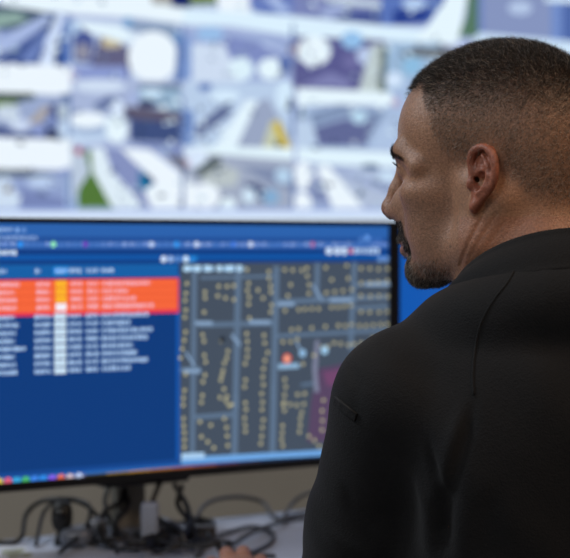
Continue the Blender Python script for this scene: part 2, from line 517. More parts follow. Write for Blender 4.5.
def strands(name, maskf, density, lenf, combf, width, grey, jit=.35, lift=.6):
    w = maskf(th[:, 0], np.abs(th[:, 1]), th[:, 2])*ta*isf*density
    n = rng.poisson(w); t = np.repeat(np.arange(len(TR)), n); N = len(t)
    r1, r2 = rng.random(N), rng.random(N); s_ = np.sqrt(r1)
    ba = np.stack([1-s_, s_*(1-r2), s_*r2], 1)
    P = (V[TR[t]]*ba[:, :, None]).sum(1); Nn = (vn[TR[t]]*ba[:, :, None]).sum(1)
    Nn /= np.linalg.norm(Nn, axis=1)[:, None]
    hp = to_head(P)
    L = lenf(hp[:, 0], np.abs(hp[:, 1]), hp[:, 2])*(.6+.8*rng.random(N))
    cb = combf(hp) @ HM + rng.normal(0, jit, (N, 3))
    cb -= Nn*(cb*Nn).sum(1)[:, None]
    d0 = Nn*lift+cb*.6; d0 /= np.linalg.norm(d0, axis=1)[:, None]
    d1 = Nn*lift*.35+cb; d1 /= np.linalg.norm(d1, axis=1)[:, None]
    mid = P+d0*L[:, None]*.5; tip = mid+d1*L[:, None]*.5
    a_ = np.cross(d0, Nn+rng.normal(0, .5, (N, 3))); a_ /= np.linalg.norm(a_, axis=1)[:, None]+1e-9
    b_ = np.cross(d0, a_)
    vs = []
    for k in range(3):
        t_ = 2*math.pi*k/3; o = a_*math.cos(t_)+b_*math.sin(t_)
        vs.append(P-Nn*.3+o*width)
    for k in range(3):
        t_ = 2*math.pi*k/3; o = a_*math.cos(t_)+b_*math.sin(t_)
        vs.append(mid+o*width*.75)
    vs.append(tip)
    VV = np.stack(vs, 1).reshape(-1, 3); o = np.arange(N)[:, None]*7
    tris = [(0, 1, 4), (0, 4, 3), (1, 2, 5), (1, 5, 4), (2, 0, 3), (2, 3, 5), (3, 4, 6), (4, 5, 6), (5, 3, 6)]
    FF = (o[:, :, None]+np.array(tris)[None]).reshape(-1, 3)
    ob = np_mesh(name, VV*.001, FF, hair_m, False)
    g = rng.random(N) < grey(hp)
    c = np.where(g[:, None], np.array(lin('#978b7e')[:3]), np.array(lin('#1f1815')[:3]))*(.7+.7*rng.random(N))[:, None]
    c = np.repeat(np.concatenate([c, np.ones((N, 1))], 1), 7, axis=0)
    at = ob.data.color_attributes.new('Col', 'FLOAT_COLOR', 'POINT'); at.data.foreach_set('color', c.astype(np.float32).ravel())
    print(name, N)
    return child(ob, man)

strands('hair', lambda f, l, u: hair_mask(f, l, u)[0]*(.8+.4*hair_mask(f, l, u)[1]), 1.15,
        lambda f, l, u: 2.6+6.4*hair_mask(f, l, u)[1],
        lambda hp: np.stack([.5+0*hp[:, 0], .2*np.sign(hp[:, 1]), -.9*(1-sstep(60, 115, hp[:, 2]))], 1), .13,
        lambda hp: .52*(1-sstep(45, 105, hp[:, 2]))+.08, .5, .8)
strands('beard', beard_mask, 1.7, lambda f, l, u: 3.0+1.8*beard_mask(f, l, u)*(u < -70),
        lambda hp: np.stack([.15+0*hp[:, 0], .1*np.sign(hp[:, 1]), -1+0*hp[:, 0]], 1), .14,
        lambda hp: np.where(hp[:, 2] < -70, .5, .15), .3, .45)
strands('eyebrows', brow_mask, 1.6, lambda f, l, u: 6+0*f,
        lambda hp: np.stack([-.35+0*hp[:, 0], 1.*np.sign(hp[:, 1]), .25+0*hp[:, 0]], 1), .15,
        lambda hp: 0*hp[:, 0], .25, .35)
for s in (1, -1):
    m = MB()
    for k in range(34):
        t = -1+2*k/33
        c0 = H(91.0-4.5*t*t-2.0*max(t, 0), s*(32+11.5*t), 16.2-2.5*t*t)
        d = (FW*(1-.25*abs(t))+LF*s*t*.7); 
        c1 = c0+d*3.2-UP*1.2; c2 = c0+d*6.5+UP*.8; c3 = c0+d*8.5+UP*3.2
        m.tube([tuple(c*.001) for c in (c0, c1, c2, c3)], [.00022, .0002, .00014, .00005], 4, c=lin('#0c0a09'))
    child(m.build('eyelashes', hair_m), man)

# ------------------------------------------------------------ shirt
shirt_m = bpy.data.materials.new('black_knit'); shirt_m.use_nodes = True
nt = shirt_m.node_tree; b = nt.nodes['Principled BSDF']
b.inputs['Base Color'].default_value = lin('#131315'); b.inputs['Roughness'].default_value = .85
b.inputs['Specular IOR Level'].default_value = .25
b.inputs['Sheen Weight'].default_value = .03; b.inputs['Sheen Roughness'].default_value = .5
tc = nt.nodes.new('ShaderNodeTexCoord')
vo = nt.nodes.new('ShaderNodeTexVoronoi'); vo.inputs['Scale'].default_value = 620
nt.links.new(tc.outputs['Object'], vo.inputs['Vector'])
bp = nt.nodes.new('ShaderNodeBump'); bp.inputs['Strength'].default_value = .7; bp.inputs['Distance'].default_value = .0006
nt.links.new(vo.outputs['Distance'], bp.inputs['Height']); nt.links.new(bp.outputs['Normal'], b.inputs['Normal'])
n = nt.nodes.new('ShaderNodeTexNoise'); n.inputs['Scale'].default_value = 500
nt.links.new(tc.outputs['Object'], n.inputs['Vector'])
mr = nt.nodes.new('ShaderNodeMapRange'); mr.inputs['To Min'].default_value = .6; mr.inputs['To Max'].default_value = 1.4
nt.links.new(n.outputs['Fac'], mr.inputs['Value'])
mx = nt.nodes.new('ShaderNodeMix'); mx.data_type = 'RGBA'; mx.blend_type = 'MULTIPLY'; mx.inputs['Factor'].default_value = 1
mx.inputs['A'].default_value = lin('#131315'); nt.links.new(mr.outputs['Result'], mx.inputs['B'])
nt.links.new(mx.outputs['Result'], b.inputs['Base Color'])

F = Field(axis([(-10, 560, 3.2)]), axis([(1350, 1690, 3.2)]), axis([(520, 1170, 3.2)]))
torso(F, 0); collar_seat(F)
SV, SF = F.nets(); SV = relax(SV, SF, 3, .5)
bvh = BVHTree.FromPolygons([Vector(p) for p in SV], [tuple(int(i) for i in q) for q in SF])
CAM = Vector((0, 0, CZ*1000))
def on_shirt(px, py, tree=None):
    d = (Vector(R(px, py, 1.0))*1000-CAM).normalized()
    h = (tree or bvh).ray_cast(CAM, d)
    return None if h[0] is None else (h[0], h[1])
def seg_dist(P, poly):
    best = np.full(len(P), 1e9)
    for a, b in zip(poly[:-1], poly[1:]):
        a = np.array(a); ab = np.array(b)-a
        t = np.clip(((P-a) @ ab)/(ab @ ab), 0, 1)
        best = np.minimum(best, np.linalg.norm(P-a-t[:, None]*ab, axis=1))
    return best
stn = np.zeros_like(SV)
fn = np.cross(SV[SF[:, 2]]-SV[SF[:, 0]], SV[SF[:, 3]]-SV[SF[:, 1]])
for q in range(4): np.add.at(stn, SF[:, q], fn)
stn /= np.linalg.norm(stn, axis=1)[:, None]+1e-9
folds = [([(476, 392), (468, 430), (456, 470), (447, 505), (442, 545)], -6, 7), ([(428, 430), (432, 458), (440, 490), (440, 530)], -5, 6),
         ([(462, 400), (455, 440), (447, 480)], 3.5, 9), ([(415, 470), (424, 500), (428, 540)], 3, 9),
         ([(340, 480), (352, 505), (372, 520)], -2.5, 8), ([(318, 520), (345, 545), (370, 556)], 3, 9),
         ([(500, 480), (490, 510), (486, 550)], -2.5, 12), ([(350, 360), (358, 385), (356, 410)], -1.5, 7),
         ([(382, 350), (420, 372), (455, 380)], -1.6, 14), ([(520, 330), (545, 380), (560, 440)], 2.5, 25)]
disp = np.zeros(len(SV))
for pl, amp, wd in folds:
    pts = [on_shirt(*p) for p in pl]; pts = [tuple(p[0]) for p in pts if p]
    if len(pts) > 1:
        a0_, a1_ = np.array(pts[0]), np.array(pts[-1]); ab_ = a1_-a0_
        t_ = ((SV-a0_) @ ab_)/(ab_ @ ab_)
        disp += amp*np.exp(-(seg_dist(SV, pts)/(wd*(.6+.8*np.clip(t_, 0, 1))))**2)*sstep(-.05, .45, t_)
X, Y, Z = SV.T
disp += 1.3*np.sin(X*.035+Z*.022+1.3*np.sin(Z*.013))*np.sin(Z*.017+X*.01+Y*.02)+.6*np.sin(X*.09+Z*.05)*np.sin(Z*.045-Y*.06)
disp *= 1-.8*sstep(1090, 1120, Z)
SV2 = SV+stn*disp[:, None]
shirt = np_mesh('polo_shirt', SV2*.001, SF, shirt_m)
child(shirt, man)
bvh2 = BVHTree.FromPolygons([Vector(p) for p in SV2], [tuple(int(i) for i in q) for q in SF])

# collar: a stand that rises round the neck and a fall folded over it
def collar_pt(th, w):
    s, c = math.sin(th), math.cos(th)
    top = Vector((262-106*s, 1505-86*c, 1103+64*c)); 
    out = Vector((262-121*s, 1508-118*c, 1094+38*c-3*abs(s)))
    inn = Vector((262-98*s, 1505-78*c, 1075+40*c))
    # w: 0 inside bottom, .5 fold, 1 outer edge
    if w < .45: return inn.lerp(top, w/.45)
    if w < .55:
        t = (w-.45)/.1; o2 = top+(out-top)*.10+Vector((0, 0, 2.0*math.sin(math.pi*t)))
        return top.lerp(top+(out-top)*.10, t)+Vector((0, 0, 2.2*math.sin(math.pi*t)))
    t = (w-.55)/.45; a_ = top+(out-top)*.10
    p = a_.lerp(out, t); n_ = Vector((-s, -c, .6)).normalized()
    return p+n_*3.0*math.sin(math.pi*min(t*1.15, 1))
m = MB(); nt_, nw = 96, 26; vs = []
th0, th1 = math.radians(-165), math.radians(165)
for i in range(nt_+1):
    th_ = th0+(th1-th0)*i/nt_
    for j in range(nw+1): vs.append(tuple(collar_pt(th_, j/nw)*.001))
fs = [(i*(nw+1)+j, i*(nw+1)+j+1, (i+1)*(nw+1)+j+1, (i+1)*(nw+1)+j) for i in range(nt_) for j in range(nw)]
m.add(vs, fs); col = m.build('collar', shirt_m, None, True)
so = col.modifiers.new('thick', 'SOLIDIFY'); so.thickness = .0022; so.offset = 0
child(col, man)
# raised seams and the pen pocket on the sleeve
seam_m = mat('seam_thread', '#161617', .9)
def seam(pl, r, lift=.2):
    pts = []
    for p in smooth_pts([(a, b_, 0) for a, b_ in pl], 6):
        h = on_shirt(p.x, p.y, bvh2)
        if h: pts.append((h[0]+h[1]*lift)*.001)
    return pts
m = MB(); m.tube(seam([(519, 262), (508, 282), (496, 297), (486, 313), (479, 330), (475, 352), (473, 375), (474, 395)], 1), .0011, 6)
child(m.build('shoulder_seam', shirt_m, None, True), man)
m = MB(); 
top = [(337, 397), (343, 402), (350, 408), (358, 414)]; bot = [(335, 404), (341, 409), (348, 415), (356, 421)]
def hs(p): h = on_shirt(*p, bvh2); return h
tp = [hs(p) for p in top]; bt = [hs(p) for p in bot]
if all(tp) and all(bt):
    v = []
    for a_, b_ in zip(tp, bt):
        v += [(a_[0]+a_[1]*-.5)*.001, (a_[0]+a_[1]*2.6)*.001, (b_[0]+b_[1]*2.4)*.001, (b_[0]-b_[1]*.5)*.001]
    f_ = []
    for i in range(len(top)-1):
        for k in range(4): f_.append((4*i+k, 4*i+(k+1) % 4, 4*i+4+(k+1) % 4, 4*i+4+k))
    f_ += [(3, 2, 1, 0), (12, 13, 14, 15)]
    m.add(v, f_); pk = m.build('pen_pocket', shirt_m, None, False, .0008); child(pk, man)
    m = MB(); m.tube([(a_[0]+a_[1]*1.8)*.001 for a_ in tp], .0012, 6); child(m.build('pocket_edge', seam_m, None, True), man)

# trousers, shoes (under the desk)
tro_m = mat('trouser_cloth', '#22242a', .9, noise=.1)
F = Field(axis([(60, 480, 7)]), axis([(1370, 2060, 7)]), axis([(60, 640, 7)]))
F.ell((266, 1520, 560), (150, 120, 85), 30)
for sx in (-1, 1):
    F.chain([(266+sx*80, 1540, 545), (266+sx*105, 1900, 540)], [82, 62], 25)
    F.chain([(266+sx*105, 1900, 535), (266+sx*108, 1900, 90)], [60, 44], 20)
TV, TF = F.nets(); child(np_mesh('trousers', TV*.001, TF, tro_m), man)
shoe_m = mat('shoe_leather', '#141416', .4)
for sx in (-1, 1):
    m = MB(); m.ell((.266+sx*.108, 1.95, .05), (.047, .14, .05), 20, 12, pw=.8)
    m.v = [(a_, b_, max(c_, 0)) for a_, b_, c_ in m.v]
    child(m.build('shoe', shoe_m, None, True), man)

# ------------------------------------------------------------ the room
def slab(name, lo, hi, m):
    b_ = MB(); b_.box(lo, hi); return tag(b_.build(name, m), kind='structure')
wall_m = mat('beige_wall_paint', '#a59f94', .85, noise=.05, nscale=6, bump=.1)
slab('floor', (-3.2, -2.2, -.1), (3.2, 4.7, 0), mat('grey_carpet', '#4b4d52', .95, noise=.3, nscale=120, bump=.6))
slab('ceiling', (-3.2, -2.2, 2.9), (3.2, 4.7, 3.0), mat('ceiling_tile', '#b9b7b0', .9, noise=.06, nscale=60))
slab('wall_back', (-3.2, 4.6, 0), (3.2, 4.7, 2.9), wall_m)
slab('wall_front', (-3.2, -2.2, 0), (3.2, -2.1, 2.9), wall_m)
slab('wall_left', (-3.2, -2.1, 0), (-3.1, 4.6, 2.9), wall_m)
slab('wall_right', (3.1, -2.1, 0), (3.2, 4.6, 2.9), wall_m)

# ------------------------------------------------------------ screens
pix_m = screen_mat('lit_screen')
class Paint:
    """flat colour shapes on a screen plane; P maps (a, b, depth) to the place"""
    def __init__(s, P, step=.00012): s.P = P; s.n = 0; s.m = MB(); s.step = step; s.hold = False
    def poly(s, pts, c):
        s.n += 0 if s.hold else 1; v = [s.P(a_, b_, s.n*s.step) for a_, b_ in pts]
        s.m.add(v, [tuple(range(len(v)))], c if isinstance(c, tuple) else lin(c))
    def ell(s, cx, cy, rx, ry, c, k=16, rot=0):
        cr, sr = math.cos(rot), math.sin(rot)
        s.poly([(cx+rx*math.cos(2*math.pi*i/k)*cr-ry*math.sin(2*math.pi*i/k)*sr, cy+rx*math.cos(2*math.pi*i/k)*sr+ry*math.sin(2*math.pi*i/k)*cr) for i in range(k)], c)
    def rect(s, x0, y0, x1, y1, c): s.poly([(x0, y0), (x1, y0), (x1, y1), (x0, y1)], c)

# --- the video wall: a lattice of camera pictures on one big display
VY = 4.40
def VP(px, py, d): p = R(px, py, VY); return (p[0], VY-.001-d, p[2])
wall = empty('video_wall', ((CX-CX)/FP*VY+.3, 4.5, 1.2), 'large bright video wall of camera pictures of roads and vehicles on the far wall', 'video wall')
wx0, wx1, wy0, wy1 = -265, 850, -290, 221
f0 = R(wx0, wy1, VY); f1 = R(wx1, wy0, VY)
m = MB(); m.box((f0[0]-.012, VY, f0[2]-.014), (f1[0]+.012, VY+.07, f1[2]+.012))
child(m.build('housing', mat('black_plastic', '#0d0d0e', .4), None, False, .004), wall)
m = MB(); m.box((f0[0]-.012, VY-.012, f0[2]-.014), (f1[0]+.012, VY, f0[2]))
m.box((f0[0]-.012, VY-.012, f1[2]), (f1[0]+.012, VY, f1[2]+.012))
m.box((f0[0]-.012, VY-.012, f0[2]), (f0[0], VY, f1[2])); m.box((f1[0], VY-.012, f0[2]), (f1[0]+.012, VY, f1[2]))
child(m.build('bezel', mat('black_bezel', '#101011', .35)), wall)
for xx in (.2*f0[0]+.8*f1[0], .8*f0[0]+.2*f1[0]):
    m = MB(); m.box((xx-.1, VY+.07, 1.5), (xx+.1, 4.6, 2.0)); child(m.build('wall_bracket', mat('steel', '#55585c', .4, .8)), wall)
bg = Paint(VP); bg.rect(wx0, wy0, wx1, wy1, '#a9b8de')
scr = bg.m.build('screen', pix_m); child(scr, wall)

cols_ = [-265, -153, -41, 71, 183, 293, 388, 480, 554, 662, 756, 850]
rows_ = [-290, -207, -132, -57, 17, 80, 149, 221]
T = {}
def feed(px, py):
    i = max(k for k in range(len(cols_)-1) if cols_[k] <= px or k == 0); j = max(k for k in range(len(rows_)-1) if rows_[k] <= py or k == 0)
    if (i, j) not in T: T[(i, j)] = Paint(VP); T[(i, j)].n = 4
    return T[(i, j)], (cols_[i], rows_[j], cols_[i+1], rows_[j+1])
def clip(pts, box):
    x0, y0, x1, y1 = box
    for ax, v, sg in ((0, x0, 1), (0, x1, -1), (1, y0, 1), (1, y1, -1)):
        out = []
        for i in range(len(pts)):
            a_, b_ = pts[i-1], pts[i]; ia, ib = (a_[ax]-v)*sg >= 0, (b_[ax]-v)*sg >= 0
            if ia != ib:
                t = (v-a_[ax])/(b_[ax]-a_[ax]); out.append((a_[0]+(b_[0]-a_[0])*t, a_[1]+(b_[1]-a_[1])*t))
            if ib: out.append(b_)
        pts = out
        if not pts: break
    return pts
def tone(c):           # the display's picture setting: a little duller and greener than the source
    v = [int(c.lstrip('#')[i:i+2], 16)/255 for i in (0, 2, 4)]; g = sum(v)/3
    v = [g+(x-g)*.80 for x in v]; w = 1.34
    v = [max(0, min(1, (x-.9)*w+.9)) for x in v]
    return lin([v[0]*.925, min(.965, v[1]*.98), min(1, v[2])])
def vp(pts, c):        # a shape may run over several pictures: cut it at their borders
    for i in range(len(cols_)-1):
        for j in range(len(rows_)-1):
            bx = (cols_[i], rows_[j], cols_[i+1], rows_[j+1])
            q = clip(list(pts), bx)
            if len(q) > 2: feed(bx[0]+.1, bx[1]+.1)[0].poly(q, tone(c))
def ve(cx, cy, rx, ry, c, rot=0):
    cr, sr = math.cos(rot), math.sin(rot)
    vp([(cx+rx*math.cos(2*math.pi*i/18)*cr-ry*math.sin(2*math.pi*i/18)*sr, cy+rx*math.cos(2*math.pi*i/18)*sr+ry*math.sin(2*math.pi*i/18)*cr) for i in range(18)], c)
def vr(x0, y0, x1, y1, c): vp([(x0, y0), (x1, y0), (x1, y1), (x0, y1)], c)
# pictures outside the frame: roads, sky, vehicles
for i in range(len(cols_)-1):
    for j in range(len(rows_)-1):
        x0, y0, x1, y1 = cols_[i], rows_[j], cols_[i+1], rows_[j+1]
        if x1 > 0 and x0 < 470 and y1 > 0 or x0 < 570 and x1 > 0 and 0 < y1 < 20: continue
        q, _ = feed(x0+1, y0+1); w_, h_ = x1-x0, y1-y0
        q.rect(x0, y0, x1, y1, random.choice(['#b9c2e0', '#c4cbe4', '#a5aed2']))
        q.rect(x0, y0, x1, y0+h_*.3, '#f0f5ff')
        vx = x0+w_*random.uniform(.3, .7)
        q.poly([(x0+w_*.1, y1), (vx-4, y0+h_*.35), (vx+4, y0+h_*.35), (x1-w_*.1, y1)], '#8b91b8')
        q.poly([(x0+w_*.05, y1), (vx-6, y0+h_*.35), (vx-4, y0+h_*.35), (x0+w_*.2, y1)], '#e6eaf6')
        for k in range(4): q.ell(random.uniform(x0+8, x1-8), random.uniform(y0+h_*.4, y1-6), 6, 4, random.choice(['#f4f8ff', '#6c78a8', '#c7d2ec']))
B = [
 # first column
 ('p', [(0,-20),(71,-20),(71,18),(0,18)], '#f4f8ff'), ('p', [(0,12),(71,12),(71,64),(0,64)], '#8c99cb'),
 ('p', [(-41,0),(0,5),(35,9),(60,18),(60,30),(-41,30)], '#67778e'), ('p', [(-41,14),(18,12),(30,20),(-10,30),(-41,40)], '#a8bcb4'),
 ('p', [(-41,80),(-41,60),(0,37),(45,15),(53,20),(8,51),(-20,64)], '#bcc4e8'), ('p', [(-20,64),(8,53),(52,24),(52,36),(42,64)], '#6879b0'),
 ('p', [(20,60),(46,32),(50,34),(32,62)], '#8d9dd2'), ('p', [(39,66),(46,40),(58,14),(67,15),(58,40),(54,66)], '#dfe3f8'),
 ('p', [(55,66),(55,45),(60,34),(61,66)], '#3f527c'), ('p', [(60,66),(62,22),(73,18),(73,64)], '#6a88ca'),
 ('p', [(0,-2),(71,-2),(71,14),(40,11),(0,5)], '#f4f8ff'),
 # second column, second row
 ('p', [(71,20),(184,20),(184,80),(71,80)], '#cdd3ea'), ('p', [(73,30),(86,24),(96,42),(92,64),(74,62)], '#6a76b0'),
 ('e', 73, 28, 8, 7, '#c5d4ee'), ('e', 83, 52, 8, 9, '#aba4b4'), ('p', [(92,64),(100,36),(130,48),(130,78),(92,74)], '#86809e'),
 ('e', 112, 42, 10, 7, '#e0cba8'), ('p', [(74,20),(120,26),(142,40),(120,42),(88,32)], '#f0f4fd'),
 ('p', [(128,20),(176,24),(183,52),(165,36),(130,30)], '#a3afc9'), ('e', 128, 22, 5, 6, '#8fb4dc'), ('e', 153, 57, 25, 26, '#f7fbff'), ('e', 178, 38, 5, 6, '#8cacd8'),
 ('p', [(72,66),(126,66),(130,80),(72,80)], '#a3abdb'), ('p', [(177,40),(185,40),(185,82),(175,82)], '#7890c6'),
 ('p', [(60,-3),(150,-6),(183,8),(184,24),(140,18),(71,14)], '#f5f9ff'),
 # top row
 ('p', [(150,-10),(173,-10),(173,6),(152,4)], '#bfb8b4'), ('p', [(172,-10),(192,-10),(190,8),(172,7)], '#37508e'),
 ('p', [(189,-10),(217,-10),(217,4),(190,5)], '#8ea062'), ('p', [(217,-10),(249,-10),(249,20),(219,20)], '#fbfdff'),
 ('p', [(249,-10),(293,-10),(293,15),(252,15)], '#8796d0'), ('p', [(262,-4),(275,-4),(292,12),(280,13)], '#bcc6ea'),
 ('p', [(293,-10),(381,-10),(381,24),(293,18)], '#989cca'), ('p', [(310,-8),(382,2),(382,9),(330,3)], '#d5d9e4'), ('e', 335, 12, 14, 7, '#b3b9de'),
 ('p', [(345,12),(381,9),(381,25),(330,20)], '#6d78b0'), ('p', [(381,-10),(450,-10),(430,24),(381,26)], '#7a90cf'),
 ('p', [(392,12),(412,4),(434,10),(425,22),(394,25)], '#4f66ae'), ('e', 414, 4, 12, 6, '#c8d6f2'),
 # sky band over the second row
 ('p', [(183,8),(252,13),(293,16),(381,25),(436,30),(436,45),(381,40),(293,36),(230,26),(183,25)], '#e9f1fd'),
 ('p', [(452,-10),(468,-10),(458,44),(412,44),(430,22)], '#f2f7fc'), ('p', [(468,-10),(478,-10),(478,37),(458,37),(466,16)], '#7b9884'),
 ('p', [(478,-10),(553,-10),(553,44),(480,33)], '#a2a9ce'), ('e', 520, 8, 12, 7, '#c8d0ea'), ('p', [(478,-8),(483,-8),(483,33),(478,33)], '#8b9bd0'),
 ('p', [(551,0),(562,0),(562,44),(551,44)], '#8fa3d8'), ('p', [(562,0),(600,0),(600,44),(562,44)], '#7388c2'),
 ('p', [(478,33),(600,44),(600,62),(470,50)], '#dfe9f8'), ('p', [(545,-3),(600,-3),(600,4),(545,2)], '#e8f0fc'),
 # third column, second row
 ('p', [(183,28),(293,36),(293,85),(183,85)], '#b4bce0'), ('p', [(222,34),(290,50),(272,62),(222,62)], '#9ba2d2'),
 ('p', [(185,44),(224,44),(242,82),(187,82)], '#dee1f1'), ('e', 210, 34, 14, 7, '#aecaee'), ('e', 241, 69, 12, 11, '#ecf4fd', .5), ('e', 271, 69, 13, 11, '#f1f7fe'),
 ('e', 285, 64, 6, 9, '#7587c0'), ('p', [(262,42),(288,52),(288,56),(262,46)], '#c8cfec'), ('p', [(183,36),(192,36),(192,80),(183,80)], '#9fb2e0'),
 # fourth column, second row
 ('p', [(293,36),(384,40),(384,92),(293,92)], '#7f7bac'), ('e', 314, 51, 17, 15, '#f4f8ff'), ('e', 294, 50, 5, 7, '#cfb2b4'), ('e', 352, 40, 11, 9, '#aacdf2'),
 ('e', 351, 62, 9, 8, '#8f89b8'), ('e', 368, 57, 12, 9, '#cdd3ee', .4), ('p', [(372,44),(384,44),(379,92),(358,92)], '#d2d5d4'), ('p', [(382,44),(387,44),(386,92),(378,92)], '#848f88'),
 ('p', [(300,86),(330,72),(350,80),(350,88)], '#9b98c4'),
 ('p', [(387,42),(440,42),(440,92),(387,92)], '#b2c6e0'), ('p', [(398,53),(420,48),(455,48),(455,60),(410,56)], '#8d8d90'), ('e', 412, 66, 10, 9, '#a4cae8'), ('e', 394, 80, 9, 8, '#e2e8f9'),
 ('e', 430, 44, 40, 0.1, '#e9f1fd'),
 # first column, third row
 ('p', [(-41,62),(72,66),(72,92),(50,96),(-41,90)], '#fafdff'), ('p', [(-41,90),(72,96),(72,140),(-41,134)], '#b2b9d8'),
 ('p', [(-41,92),(33,93),(36,99),(0,103),(-41,103)], '#667470'), ('p', [(-41,103),(24,100),(10,108),(-41,110)], '#aebd98'),
 ('p', [(-41,122),(0,125),(22,134),(46,122),(50,104),(57,104),(60,140),(10,139),(-41,128)], '#6e79a8'), ('e', 8, 113, 12, 8, '#dadde9'),
 ('p', [(26,124),(44,106),(51,108),(40,123)], '#c5b5b0'), ('e', 21, 125, 10, 6, '#dadcf0'), ('e', 38, 130, 8, 6, '#a5adda'), ('p', [(46,128),(54,128),(60,139),(48,139)], '#4b5377'),
 ('e', 67, 98, 5, 4, '#6680a8'), ('e', 52, 122, 5, 7, '#9aa4d0'), ('p', [(58,108),(68,104),(70,140),(62,140)], '#cdd2da'),
 # second column, third row
 ('p', [(71,78),(184,82),(184,146),(71,146)], '#bec3e0'), ('p', [(92,106),(108,96),(124,98),(120,104),(100,112)], '#858fb8'), ('e', 100, 86, 26, 7, '#dfe2f2'),
 ('e', 88, 128, 30, 15, '#d8e1f4'), ('e', 90, 130, 18, 6, '#b6c2de'), ('p', [(125,106),(181,112),(181,123),(125,119)], '#837a8e'), ('p', [(130,119),(181,123),(181,143),(130,141)], '#65739f'),
 ('e', 88, 120, 18, 8, '#f7fbff'), ('e', 117, 108, 7, 9, '#e6e9f8'), ('e', 117, 129, 11, 14, '#f2f7ff'),
 ('p', [(142,84),(181,88),(181,112),(150,106),(136,98)], '#adc2d8'), ('e', 152, 93, 10, 5, '#d9e6f5'), ('e', 147, 104, 9, 4, '#50547e'), ('e', 134, 98, 6, 6, '#b9c0e4'),
 ('p', [(138,84),(180,84),(181,90),(140,88)], '#8c98b0'), ('e', 74, 76, 4, 4, '#d8a8c8'),
 # third column, third row
 ('p', [(183,82),(293,82),(293,148),(183,148)], '#ccd6ec'), ('p', [(196,140),(234,112),(222,105),(196,126)], '#848cb0'), ('e', 205, 87, 7, 4, '#7b92cc'),
 ('e', 225, 96, 15, 6, '#e4edfa'), ('p', [(234,148),(252,104),(268,98),(292,140),(292,148)], '#b3b7cf'), ('p', [(214,148),(246,100),(258,101),(236,148)], '#f0f4fc'),
 ('p', [(262,148),(270,122),(279,119),(292,148)], '#d9d4b8'), ('p', [(272,124),(279,121),(290,148),(284,150)], '#ecc93e'), ('p', [(276,139),(284,149),(275,150)], '#4d6274'),
 ('e', 285, 96, 9, 16, '#e2ecf9'), ('p', [(182,110),(194,110),(194,148),(182,148)], '#8aa1d4'), ('e', 291, 104, 3, 7, '#6c6668'),
 ('p', [(183,146),(293,148),(293,164),(222,160),(183,152)], '#f0f6fe'),
 # fourth column, third row
 ('p', [(297,88),(390,92),(398,106),(340,104),(297,106)], '#f2f7fe'), ('p', [(297,106),(398,106),(402,150),(297,150)], '#bac6e2'),
 ('p', [(310,114),(340,104),(386,112),(378,126),(345,117),(312,127)], '#9eaac8'), ('p', [(314,128),(345,119),(376,121),(366,146),(319,146)], '#8487b0'), ('e', 359, 117, 8, 7, '#cbdff0'),
 ('e', 397, 103, 6, 4, '#cfb8d0'), ('p', [(300,108),(303,108),(304,118),(300,120)], '#6d6d70'),
 ('p', [(296,120),(312,122),(318,148),(296,148)], '#cfd8ec'), ('p', [(384,118),(402,110),(402,150),(370,148)], '#c3cee8'), ('p', [(400,85),(440,60),(440,220),(400,220)], '#bccae6'),
 # first column, fourth row
 ('p', [(-41,136),(72,140),(72,166),(50,172),(20,172),(-41,166)], '#fbfdff'), ('p', [(-41,168),(72,170),(72,214),(-41,214)], '#a9b2d8'), ('p', [(-41,166),(20,170),(60,175),(30,177),(-41,174)], '#7d848c'),
 ('p', [(-41,176),(10,178),(19,200),(18,214),(-41,214)], '#dde2f1'), ('p', [(20,188),(66,200),(66,213),(22,213)], '#959dc9'), ('e', 42, 182, 15, 6, '#cdd6f0'), ('e', 8, 190, 4, 3, '#a89488'), ('p', [(66,180),(76,170),(78,210),(66,212)], '#b9c8e8'),
 # second column, fourth row
 ('p', [(71,146),(86,150),(90,175),(78,190),(71,206)], '#cfd3e2'), ('p', [(78,208),(78,190),(90,172),(84,150),(92,150),(96,172),(114,208)], '#7a9a5c'), ('e', 79, 151, 3.5, 4, '#d8486c'),
 ('p', [(91,148),(104,148),(112,172),(152,214),(116,214),(93,172)], '#eceef4'), ('p', [(104,148),(140,150),(145,185),(154,214),(148,212),(112,170)], '#a1a6cf'),
 ('p', [(120,148),(150,150),(184,176),(192,190),(192,214),(182,214),(146,172),(132,160)], '#fbfdff'), ('p', [(128,142),(184,144),(184,156),(165,154)], '#9aa2cc'), ('p', [(164,155),(184,157),(184,172)], '#86828c'),
 ('p', [(139,170),(154,180),(150,191),(139,188)], '#2f93bc'), ('p', [(146,172),(156,182),(152,184),(144,176)], '#33508c'), ('p', [(144,190),(156,184),(172,197),(180,214),(154,214)], '#f7fbff'),
 ('p', [(78,207),(116,207),(116,211),(78,211)], '#a4b8a8'),
 # third column, fourth row
 ('p', [(183,152),(293,160),(293,214),(183,214)], '#b9bbce'), ('p', [(183,148),(206,150),(208,164),(190,168)], '#e6e9f8'), ('e', 187, 163, 3, 4, '#dfc0d4'),
 ('p', [(194,172),(210,158),(220,156),(222,166),(202,180)], '#7f8688'), ('p', [(200,178),(222,164),(240,172),(236,186),(210,188)], '#cfcfcf'), ('e', 186, 196, 12, 18, '#fdfeff'), ('e', 206, 196, 14, 13, '#fdfeff'),
 ('p', [(244,182),(258,184),(276,198),(272,205),(256,198)], '#5a6896'), ('e', 271, 197, 8, 8, '#9ebddd'), ('e', 249, 196, 7, 8, '#e0e9f5'), ('e', 228, 207, 8, 10, '#f1f5fc'),
 ('p', [(240,166),(280,168),(292,190),(270,184)], '#9ea4c0'), ('e', 283, 176, 8, 8, '#c9daee'), ('p', [(182,168),(186,160),(186,176)], '#555a66'),
 # fourth column, fourth row
